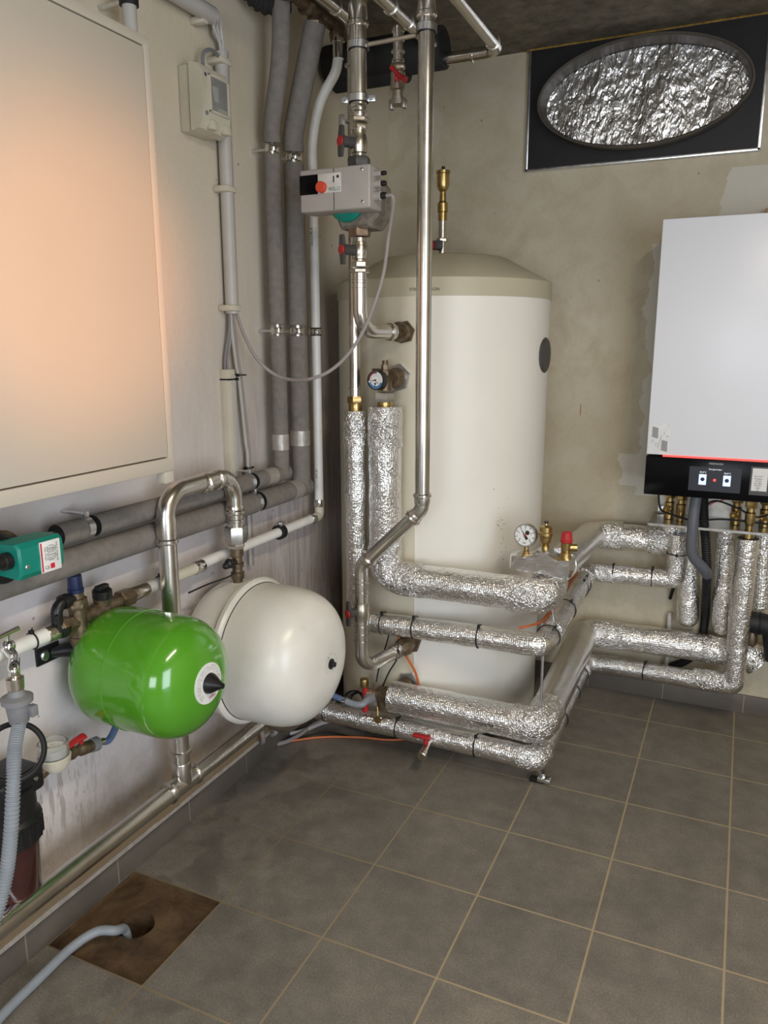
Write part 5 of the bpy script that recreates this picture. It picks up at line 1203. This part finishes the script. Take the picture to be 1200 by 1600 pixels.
mb = MB(); text(mb, '28', 0.012, flat_fn((mx-0.010, my-0.010, mz+0.018), (0.6, 0.8, 0), (-0.8, 0.6, 0), (0, 0, 1))); mb.build('red_digits', red_ink, wm)
rv = at(124, 1170, 'x', 0.12)
mb = MB(); m0 = V((mx+0.0, my+0.03, mz-0.02)); m1 = V((0.12, rv.y+0.045, rv.z-0.012)); dd = (m1-m0).normalized(); LL = (m1-m0).length
mb.lathe(m0, dd, [(0, 0.013), (0.012, 0.014), (0.014, 0.018), (0.026, 0.018), (0.028, 0.013), (LL*0.5, 0.014), (LL*0.55, 0.017), (LL*0.85, 0.017), (LL, 0.014)], 14); mb.build('valve_body', brass_old, wm)
mb = MB(); q = m0+dd*LL*0.6+V((0, 0, 0.016)); mb.cyl(q, q+V((0, 0, 0.012)), 0.006); mb.sweep([q+V((0, -0.050, 0.010)), q+V((0, -0.02, 0.016)), q+V((0, 0.010, 0.016))], [0.008, 0.011, 0.013], 12, flat=(1, 0.6)); mb.build('lever', red, wm)
g = MB().lathe(m1-dd*0.006, dd, [(0, 0.018), (0.02, 0.019), (0.022, 0.013)], 24).build('hose_nut', mgrey, wm)
MB().lathe(m1+dd*0.014, dd, [(0, 0.009), (0.022, 0.010)], 16).build('crimp_sleeve', chrome, wm)
mb = MB(); mb.lathe((mx, my-0.03, mz-0.03), (0, -1, -0.25), [(0, 0.013), (0.03, 0.013), (0.032, 0.017), (0.045, 0.017)], 14); mb.build('inlet', brass_old, wm)
P = spline([m1+dd*0.03, m1+dd*0.06, (0.10, -2.02, 0.575), (0.085, -1.97, 0.60), (0.08, -1.95, 0.65)], 8)
tag(tube('blue_hose', P, 0.0095, blue_hose, n=14), 'blue grey hose from the red lever valve up behind green vessel', 'hose')
# drain hose into the floor hole
hx = V((HC.x, HC.y, 0))
P = spline([at(-60, 1668, 'z', 0.016), at(0, 1590, 'z', 0.016), at(60, 1530, 'z', 0.02), at(110, 1482, 'z', 0.025), at(150, 1456, 'z', 0.035), at(180, 1454, 'z', 0.03), (hx.x-0.014, hx.y-0.03, -0.01), (hx.x-0.008, hx.y-0.025, -0.08)], 10)
tag(MB().sweep(P, 0.0125, 18).build('drain_hose', grey_hose), 'smooth grey drain hose bending into the floor hole', 'hose')

# ------------------------------------------------------------------ loose cables behind the white vessel
def zfl(u, v, z=0.006): return at(u, v, 'z', z)
tag(tube('grey_cable', spline([(0.30, -0.86, 0.03), zfl(520, 1126, .01), zfl(470, 1143, .01), zfl(430, 1149, .01), zfl(404, 1156, .01), zfl(398, 1145, .02), (0.04, -1.16, 0.10), (0.03, -1.19, 0.24)], 12), 0.009, pvc, n=12), 'pale grey cable curled on the floor below the white vessel, upper loop', 'cable')
tag(tube('grey_cable', spline([(0.20, -0.80, 0.03), zfl(500, 1128, .012), zfl(465, 1150, .01), zfl(440, 1161, .01), zfl(410, 1164, .01), zfl(390, 1152, .015), (0.035, -1.24, 0.10), (0.03, -1.27, 0.24)], 12), 0.009, cable_grey, n=12), 'grey cable curled on the floor below the white vessel, lower loop', 'cable')
tag(tube('orange_cable', spline([zfl(440, 1160, .006), zfl(500, 1152, .006), zfl(560, 1152, .006), zfl(612, 1156, .006), zfl(660, 1152, .006)], 10), 0.0045, orange_c, n=8), 'orange cable lying on the tiles under the lowest foil pipe', 'cable')
tag(tube('black_cable', spline([zfl(425, 1166, .004), zfl(470, 1152, .004), zfl(510, 1145, .004), zfl(545, 1150, .004)], 10), 0.003, rubber, n=8), 'thin black cable lying on the tiles beside the orange one', 'cable')
tag(tube('orange_cable', spline([at(622, 992, 'y', -0.965), at(632, 1020, 'y', -0.955), at(648, 1048, 'y', -0.94), at(655, 1072, 'y', -0.93)], 8), 0.005, orange_c, n=8), 'orange cable hanging from the second foil pipe to the third', 'cable')
tag(tube('black_cable', spline([at(608, 990, 'y', -0.96), at(602, 1012, 'y', -0.95), at(592, 1045, 'y', -0.955), at(588, 1065, 'y', -0.96)], 8), 0.0028, rubber, n=8), 'thin black cable hanging left of the low tank inlet', 'cable')
tag(tube('black_cable', spline([at(622, 1010, 'y', -1.03), at(621, 1028, 'y', -1.02), at(608, 1050, 'y', -0.98), at(598, 1072, 'y', -0.96)], 8), 0.0028, rubber, n=8), 'thin black cable curving behind the orange one beside low tank inlet', 'cable')
mb = MB()
cc = at(552, 1095, 'y', -0.93)
for k in range(4): mb.torus(cc+V((0.006*k, 0.004*k, 0.004*(k % 2))), (0.3+0.1*k, -1, 0.2-0.1*k), 0.040-0.003*k, 0.0035, 30, 6)
tag(mb.build('coiled_cable', rubber), 'coil of thin black cable beside the low brass valve', 'cable')

# ------------------------------------------------------------------ brass valve at the start of pipe C
q4 = tank_pt(640, 1070); q4.z = 0.285; d4_ = V((0, -1, 0))
lv = thing('tank_connection', 'brass tee with grey nut low on the tank where the third foil pipe starts', 'fitting', (0.42, -0.95, 0.22))
MB().hexn(q4+V((0, 0.006, 0)), q4+V((0, -0.016, 0)), 0.052, 0.2).build('flange_nut', zinc, lv)
mb = MB(); mb.sweep([q4+V((0, -0.01, 0)), (0.475, -0.96, 0.275), (0.455, Y0F, 0.26)], 0.032, 20); mb.lathe((0.47, Y0F, 0.256), (-1, 0, 0), [(0, 0.038), (0.03, 0.038), (0.05, 0.030), (0.07, 0.03)], 24); mb.lathe((0.42, Y0F, 0.20), (0, 0, 1), [(0, 0.022), (0.03, 0.026), (0.08, 0.026)], 20); mb.build('tee_body', brass_old, lv)
MB().lathe((0.41, Y0F, 0.256), (-0.9, -0.3, 0), [(0, 0.018), (0.03, 0.018), (0.032, 0.023), (0.055, 0.023)], 18).build('side_outlet', bronze, lv)
MB().cyl((0.352, -1.005, 0.320), (0.352, -1.005, 0.286), 0.017, 24, 0.003).build('gold_cap', brass, lv)
MB().cyl((0.355, -1.005, 0.285), (0.355, -1.005, 0.185), 0.012, 16).build('red_drain_handle', red, lv)
MB().lathe((0.385, -1.0, 0.246), (-0.5, -1, 0), [(0, 0.019), (0.03, 0.020), (0.034, 0.016)], 20).build('hose_nut', mgrey, lv)
P = spline([(0.374, -1.03, 0.246), (0.365, -1.055, 0.238), (0.335, -1.06, 0.235), (0.30, -1.06, 0.240)], 8)
MB().sweep(P, 0.013, 16).build('hose_elbow', grey_hose, lv)
MB().lathe((0.302, -1.06, 0.240), (-1, 0, 0.05), [(0, 0.014), (0.012, 0.015), (0.02, 0.012)], 18).build('hose_clip', chrome, lv)
tag(tube('blue_hose', spline([(0.295, -1.06, 0.241), (0.22, -1.07, 0.262), (0.12, -1.10, 0.29), (0.06, -1.2, 0.30)], 8), 0.0115, blue_hose, n=14), 'blue grey hose from the low tank tee behind the white vessel', 'hose')
mb = MB(); hc_ = at(591, 1124, 'y', Y0F-rb-0.006); mb.lathe(hc_+V((0, -0.002, 0)), (0, -1, 0.1), [(0, 0), (0, 0.015), (0.006, 0.015), (0.006, 0)], 8); mb.sweep([hc_+V((0, -0.003, 0.01)), at(590, 1105, 'y', Y0F-0.03)], 0.0018, 6)
tag(mb.build('brass_tag', brass), 'small brass cap hanging on a black cord before the lowest foil pipe', 'cap')

# ------------------------------------------------------------------ air vent on tank
tv = thing('air_vent', 'tall brass air vent on a steel pipe on top of the tank', 'valve', (0.452, -0.485, 1.90))
vx, vy = 0.452, -0.485; zq = lambda v: at(693, v, 'y', vy).z
MB().cyl((vx, vy, 1.905), (vx, vy, zq(345)), 0.0165, 24).build('pipe', steel, tv)
MB().hexn((vx, vy, zq(378)), (vx, vy, zq(372)), 0.023).build('union_nut', nickel, tv)
MB().lathe((vx, vy, zq(345)), (0, 0, 1), [(0, 0.018), (0.03, 0.018), (0.032, 0.021), (zq(318)-zq(345), 0.021), (zq(315)-zq(345), 0.014), (zq(300)-zq(345), 0.012), (zq(296)-zq(345), 0.020), (zq(290)-zq(345), 0.0245), (zq(272)-zq(345), 0.0245), (zq(271)-zq(345), 0.0275), (zq(267)-zq(345), 0.0275), (zq(266)-zq(345), 0.02), (zq(265)-zq(345), 0)], 24).build('vent_body', brass, tv)
MB().cyl((vx, vy, zq(266)), (vx, vy, zq(260)), 0.007, 14).build('cap', blackp, tv)
c = V((vx, vy, zq(386)))
mb = MB(); mb.cyl(c, c+V((-0.02, -0.04, 0)), 0.014); mb.box(c+V((-0.035, -0.055, -0.014)), c+V((0.02, -0.04, 0.02)), 0.005); g = mb.build('grip', dgrey, tv)
MB().cyl(c+V((-0.025, -0.055, 0.0)), c+V((-0.03, -0.064, 0.0)), 0.020, 24, 0.002).build('grip_disc', red, g)

# ------------------------------------------------------------------ blanked window with oval duct
wn_ = thing('window_blanking_panel', 'black panel with oval foil lined duct opening, high on back wall', 'panel', (1.11, -0.02, 2.3))
x0, x1, z0, z1 = 0.658, 1.555, 2.305, CZ-0.008
ocx, ocz, orx, orz = (0.714+1.52)/2, (2.736+2.337)/2+0.003, (1.52-0.714)/2, 0.198
def ell(rx_, rz_, y, n=72, cx=ocx, cz=ocz): return [V((cx+math.cos(2*PI*k/n)*rx_, y, cz+math.sin(2*PI*k/n)*rz_)) for k in range(n)]
def board_with_hole(yf_, yb_, rx_, rz_, mat, name, par):
    mb = MB(); n = 72; H = ell(rx_, rz_, yf_, n); F = []; HB = ell(rx_, rz_, yb_, n)
    for k in range(n):
        d = H[k]-V((ocx, yf_, ocz)); ts = []
        for (p, q, cc) in ((x0, 0, ocx), (x1, 0, ocx), (z0, 2, ocz), (z1, 2, ocz)):
            if abs(d[q]) > 1e-6 and (p-cc)/d[q] > 0: ts.append((p-cc)/d[q])
        tt = min(ts); F.append(V((ocx, yf_, ocz))+d*tt)
    def corner(p, q):
        if abs(p.x-q.x) < 1e-4 or abs(p.z-q.z) < 1e-4: return None
        vx_ = p if min(abs(p.x-x0), abs(p.x-x1)) < 1e-4 else q; hz_ = q if vx_ is p else p
        return V((vx_.x, yf_, hz_.z))
    h = [mb.bm.verts.new(p) for p in H]; f = [mb.bm.verts.new(p) for p in F]; hb = [mb.bm.verts.new(p) for p in HB]; fb = [mb.bm.verts.new((p.x, yb_, p.z)) for p in F]
    for k in range(n):
        k2 = (k+1) % n; mb._f([h[k], h[k2], f[k2], f[k]] if not corner(F[k], F[k2]) else [h[k], h[k2], f[k2], mb.bm.verts.new(corner(F[k], F[k2])), f[k]]); mb._f([h[k], hb[k], hb[k2], h[k2]]); mb._f([f[k], f[k2], fb[k2], fb[k]])
    return mb.build(name, mat, par)
black_board = simple('matt black board', (0.006, 0.006, 0.007), 0.5, 0, 0.3, 14, 0.1, 30)
board_with_hole(-0.022, -0.002, 0.385, 0.180, black_board, 'board', wn_)
mb = MB()
for lo, hi in (((x0-0.006, -0.026, z0-0.006), (x0+0.004, 0, z1)), ((x1-0.004, -0.026, z0-0.006), (x1+0.006, 0, z1)), ((x0-0.006, -0.026, z0-0.006), (x1+0.006, 0, z0+0.004))): mb.box(lo, hi, 0.001)
mb.build('edge_trim', zinc, wn_)
mb = MB(); n = 72
duct_m = simple('grey duct rim', sr(84, 78, 70), 0.5, 0.3, 0.12, 20)
secs = [(-0.004, orx-0.020, orz-0.018), (-0.095, orx-0.010, orz-0.008), (-0.100, orx-0.004, orz-0.002), (-0.100, orx, orz+0.002), (-0.092, orx+0.003, orz+0.005), (-0.022, orx-0.002, orz)]
prev = None
for (y, a_, b_) in secs:
    rg = [mb.bm.verts.new(p) for p in ell(a_, b_, y)]
    if prev:
        for k in range(n): mb._f([prev[k], prev[(k+1) % n], rg[(k+1) % n], rg[k]])
    prev = rg
mb.build('oval_duct_rim', duct_m, wn_)
mb = MB(); NR = 40; rings_ = []
for j in range(NR+1):
    s_ = j/NR
    rings_.append([mb.bm.verts.new(V((p.x, -0.018+0.010*noise.noise(V((p.x*11, p.z*3, 0)))+0.003*noise.noise(V((p.x*40, p.z*22, 5))), p.z))) for p in ell(max(s_, 0.002)*(orx-0.012), max(s_, 0.002)*(orz-0.010), 0)])
for j in range(NR):
    for k in range(n):
        a_, b_ = rings_[j], rings_[j+1]; vs = [a_[k], a_[(k+1) % n], b_[(k+1) % n], b_[k]]; mb._f(vs, [(v.co.x, v.co.z) for v in vs])
mb.build('foil_sheet', foil_sheet, wn_, 80)

# ------------------------------------------------------------------ boiler
bo = thing('wall_boiler', 'white wall mounted gas boiler with black control strip', 'boiler', (1.55, -0.2, 0.98))
yb0 = -0.38; bx0, bx1 = 1.264, 1.80; bzt = 2.022; zs = at(1100, 717, 'y', yb0).z; zs = 1.160
bzb = 1.008
MB().box((bx0, yb0, zs+0.004), (bx1, -0.02, bzt), 0.004, 2).build('casing', boiler_white, bo)
MB().box((bx0, yb0-0.002, bzb), (bx1, -0.06, zs-0.002), 0.003, 2).build('control_strip', black_gloss, bo)
MB().box((bx0+0.06, yb0-0.0005, zs-0.002), (bx1-0.01, yb0+0.01, zs+0.0045), 0.0).build('red_light_bar', red_led, bo)
sL, sR_ = 1.424, 1.604; sT, sB = 1.128, 1.036
yp_ = yb0-0.0024
scn = MB().box((sL, yp_-0.0006, sB), (sR_, yp_+0.001, sT)).build('display', scr_bg, bo)
for xx in (at(1098, 745, 'y', yb0).x, at(1136, 748, 'y', yb0).x):
    k_ = MB().box((xx-0.013, yp_-0.0014, 1.060), (xx+0.013, yp_-0.0008, 1.100), 0.0).build('display_tile', scr_blue, scn)
    MB().lathe((xx, yp_-0.0016, 1.081), (0, -1, 0), [(0, 0.0075), (0.0004, 0)], 24).build('tile_icon', navy, k_)
    mb = MB(); text(mb, '45,0°C' if xx < 1.5 else '50,0°C', 0.0085, flat_fn((xx, yp_-0.0008, 1.1075), (1, 0, 0), (0, 0, 1), (0, -1, 0))); mb.build('display_value', scr_txt, scn)
mb = MB(); text(mb, 'Energiecockpit', 0.0075, flat_fn(((sL+sR_)/2, yp_-0.0008, 1.1205), (1, 0, 0), (0, 0, 1), (0, -1, 0))); mb.build('display_title', scr_txt, scn)
MB().lathe(((sL+sR_)/2, yp_-0.0008, 1.080), (0, -1, 0), [(0, 0.005), (0.0004, 0)], 20).build('display_flame', red_led, scn)
mb = MB(); text(mb, 'VIESMANN', 0.0105, flat_fn(((sL+sR_)/2, yp_, 1.1415), (1, 0, 0), (0, 0, 1), (0, -1, 0))); mb.build('brand_lettering', simple('silver print', sr(190, 190, 192), 0.4), bo)
lx0, lx1, lz0, lz1 = 1.640, 1.692, 1.050, 1.134
MB().box((lx0-0.006, yp_-0.0006, lz0-0.016), (lx1+0.006, yp_, lz1+0.006)).build('label_pocket', dgrey, bo)
ll = MB().box((lx0, yp_-0.0014, lz0), (lx1, yp_-0.0006, lz1)).build('info_label', paper, bo)
mb = MB()
for i, s_ in enumerate(('S/N 7571', 'Vitodens', 'WLAN', 'Key 4821', 'IP X4D', '230V', 'CE')): text(mb, s_, 0.0075, flat_fn((lx0+0.022, yp_-0.0015, lz1-0.030-i*0.0085), (1, 0, 0), (0, 0, 1), (0, -1, 0)))
mb.build('label_print', ink, ll)
# hinge marks on the transparent sticker
st_ = MB().box((bx0+0.006, yb0-0.0008, 1.166), (bx0+0.080, yb0-0.0002, 1.285)).build('sticker', simple('pale sticker', sr(222, 222, 222), 0.4), bo)
mb = MB()
for (a_, b_, c_, d_) in ((0.016, 1.228, 0.038, 1.272), (0.052, 1.178, 0.074, 1.222)): mb.prism([(bx0+a_, yb0-0.0009, b_+0.004), (bx0+c_, yb0-0.0009, b_-0.002), (bx0+c_, yb0-0.0009, d_-0.006), (bx0+a_, yb0-0.0009, d_)], (0, -0.0004, 0))
mb.build('sticker_patches', grey_ink, st_)
mb = MB(); mb.sweep([(bx0+0.038, yb0-0.001, 1.192), (bx0+0.052, yb0-0.001, 1.24)], 0.0008, 4)
for (a_, s_, z_) in ((0.020, 'S', 1.216), (0.032, '3', 1.204), (0.060, '6', 1.246), (0.072, 'H', 1.236)): text(mb, s_, 0.013, flat_fn((bx0+a_, yb0-0.0008, z_), (1, -0.0, -0.3), (0.3, 0, 1), (0, -1, 0)))
mb.build('sticker_print', grey_ink, st_)
tag(MB().box((1.600, -0.05, 2.03), (1.66, -0.002, 2.085), 0.002).build('cardboard_piece', card), 'small brown cardboard piece behind the boiler top edge', 'cardboard')
# bracket plate and brass valves
pl = thing('connection_bracket', 'folded sheet metal bracket below the boiler holding brass valves', 'bracket', (1.5, -0.14, 0.86))
mb = MB(); mb.box((1.276, -0.262, 0.862), (1.80, -0.012, 0.865)); mb.box((1.276, -0.264, 0.858), (1.80, -0.261, 0.868)); mb.box((1.290, -0.014, 0.865), (1.80, -0.010, 1.01)); mb.build('plate', steel_d, pl)
mb = MB(); mb.box((1.292, -0.05, 0.866), (1.33, -0.03, 0.90), 0.003); mb.build('lug', zinc, pl)
for i, (xx, yy) in enumerate(((1.345, -0.13), (1.392, -0.16), (1.60, -0.13), (D2_.x, -0.222), (1.705, -0.13))):
    bv = thing('brass_valve', ['brass boiler valve, first from left under the boiler', 'brass boiler valve, second from left, above the corner foil riser', 'brass boiler valve, third from left, behind black wires', 'brass boiler valve, fourth from left, above the long foil riser', 'brass boiler valve at the right photo edge under the boiler'][i], 'valve', (xx, yy, 0.866), 'brass valves under the boiler')
    del bv['group']
    MB().lathe((xx, yy, 0.835 if i in (1, 3) else 0.867), (0, 0, 1), [(0, 0.020), (0.030, 0.020), (0.032, 0.014), (0.05, 0.014)], 16).build('lower_nut', brass, bv)
    MB().lathe((xx, yy, 0.885), (0, 0, 1), [(0, 0.015), (0.012, 0.019), (0.05, 0.020), (0.054, 0.015), (0.075, 0.015)], 20).build('body', brass, bv)
    MB().hexn((xx, yy, 0.955), (xx, yy, 0.985), 0.023, 0.2).build('upper_nut', brass, bv)
    MB().cyl((xx, yy, 0.98), (xx, yy, 1.008), 0.013).build('tail', brass, bv)
    if i in (0, 2, 4):
        MB().lathe((xx-0.004, yy-0.012, 0.912), (-0.2, -1, -0.2), [(0, 0.015), (0.022, 0.016), (0.022, 0.008), (0.012, 0.008), (0.012, 0)], 18).build('side_port', brass, bv)
for k, (pts, lb_) in enumerate((
    ([(1.30, -0.18, 1.0), (1.315, -0.20, 0.92), (1.36, -0.21, 0.90), (1.45, -0.22, 0.885), (1.56, -0.22, 0.90), (1.75, -0.2, 0.89)], 'black wire strung low across all brass valves'),
    ([(1.47, -0.2, 0.93), (1.52, -0.21, 0.97), (1.60, -0.22, 0.95), (1.68, -0.22, 0.92), (1.76, -0.2, 0.96)], 'black wire arched between the middle brass valves'),
)):
    tag(tube('black_wire', spline(pts, 8), 0.004, rubber, n=8), lb_, 'cable')
tag(tube('red_wire', spline([(1.475, -0.19, 0.90), (1.50, -0.2, 0.95), (1.55, -0.2, 0.975), (1.60, -0.18, 0.99)], 8), 0.002, red, n=6), 'thin red wire curving behind the grey drain hose under the boiler', 'cable')
# foil pipes under the boiler
def foil_riser(label, pts, rs_, grp=None):
    o = thing('insulated_pipe', label, 'pipe', pts[-1])
    P = dense(pts, 0.012); 
    R = []
    for p in P:
        f_ = (pts[0][2]-p.z)/(pts[0][2]-pts[-1][2]); R.append(rs_[0]+(rs_[1]-rs_[0])*min(1, f_*1.4))
    n_ = 6; L_ = P[-1]-P[-2]; L_.normalize(); r_ = R[-1]
    for k in range(1, n_+1):
        a_ = PI/2*k/n_; P.append(V(pts[-1])+L_*r_*math.sin(a_)); R.append(max(r_*math.cos(a_), 0.004))
    MB().sweep(P, R, 28, rough=0.003).build('insulation', foil_pipe, o)
    return o
o = foil_riser('foil wrapped hose with rounded bottom, left of the black drain hose', [(1.430, -0.072, 0.855), (1.440, -0.072, 0.62), (1.448, -0.072, 0.430)], (0.030, 0.046))
o = foil_riser('foil wrapped hose with rounded bottom, right of the black drain hose', [(1.565, -0.11, 0.855), (1.578, -0.11, 0.66), (1.588, -0.11, 0.425)], (0.032, 0.043))
wrap(o, [(1.568, -0.11, 0.80), (1.570, -0.11, 0.77)], 0.034)
o = thing('insulated_pipe', 'foil wrapped pipe at the right photo edge ending at black siphon', 'pipe', (1.715, -0.12, 0.53))
MB().sweep(dense([(1.706, -0.12, 0.86), (1.722, -0.12, 0.525)], 0.012), 0.036, 24, rough=0.002).build('insulation', foil_pipe, o)
sp_ = thing('drain_siphon', 'black rubber siphon elbow at the right photo edge', 'siphon', (1.74, -0.17, 0.35))
MB().sweep(fillet([(1.688, -0.17, 0.475), (1.775, -0.17, 0.470), (1.80, -0.17, 0.33)], 0.05), 0.044, 28).build('body', rubber, sp_)
MB().torus((1.725, -0.17, 0.473), (1, 0, 0), 0.0455, 0.003, 32, 8).build('cable_tie', blackp, sp_)
MB().lathe((1.702, -0.15, 0.375), (0, 0, 1), [(0, 0.022), (0.02, 0.026), (0.04, 0.022), (0.06, 0.018)], 12).build('brass_nut', brass_old, sp_)
P = spline([(1.452, -0.27, 1.0), (1.448, -0.28, 0.93), (1.448, -0.285, 0.87), (1.448, -0.28, 0.80), (1.458, -0.27, 0.75), (1.50, -0.24, 0.695), (1.515, -0.2, 0.66)], 10)
tag(MB().sweep(P, 0.021, 18).build('drain_hose', simple('slate grey hose', sr(96, 99, 106), 0.5, 0, 0.05)), 'slate grey flat hose bending under the boiler into the black one', 'hose')
P = spline([(1.475, -0.2, 0.98), (1.485, -0.2, 0.88), (1.500, -0.2, 0.78), (1.512, -0.17, 0.66), (1.516, -0.10, 0.52), (1.518, -0.035, 0.42), (1.512, -0.03, 0.32), (1.49, -0.03, 0.25), (1.45, -0.03, 0.205), (1.39, -0.03, 0.165)], 24)
tag(MB().sweep(P, [0.0185 if i % 2 else 0.0165 for i in range(len(P))], 16).build('corrugated_hose', rubber), 'black corrugated hose running from boiler down behind the foil pipes', 'hose')
for (u_, v_, lb_, mt) in ((1048, 932, 'black cable stub poking from the back wall hole, upper', rubber),):
    tag(MB().cyl(at(1054, 912, 'y', -0.06), at(1047, 935, 'y', -0.005), 0.007, 12).build('wall_stub', mt), 'black cable stub entering the back wall beside the foil hose', 'cable')
s0_ = at(1047, 958, 'y', -0.004)
tag(tube('wall_cable', spline([s0_, (s0_.x+0.0, -0.03, s0_.z-0.01), (s0_.x+0.004, -0.035, 0.30), (s0_.x+0.004, -0.035, 0.19), (s0_.x-0.01, -0.035, 0.165), (s0_.x-0.03, -0.03, 0.15)], 8), 0.010, pvc, n=12), 'pale cable coming out of the back wall and dropping behind foil pipes', 'cable')
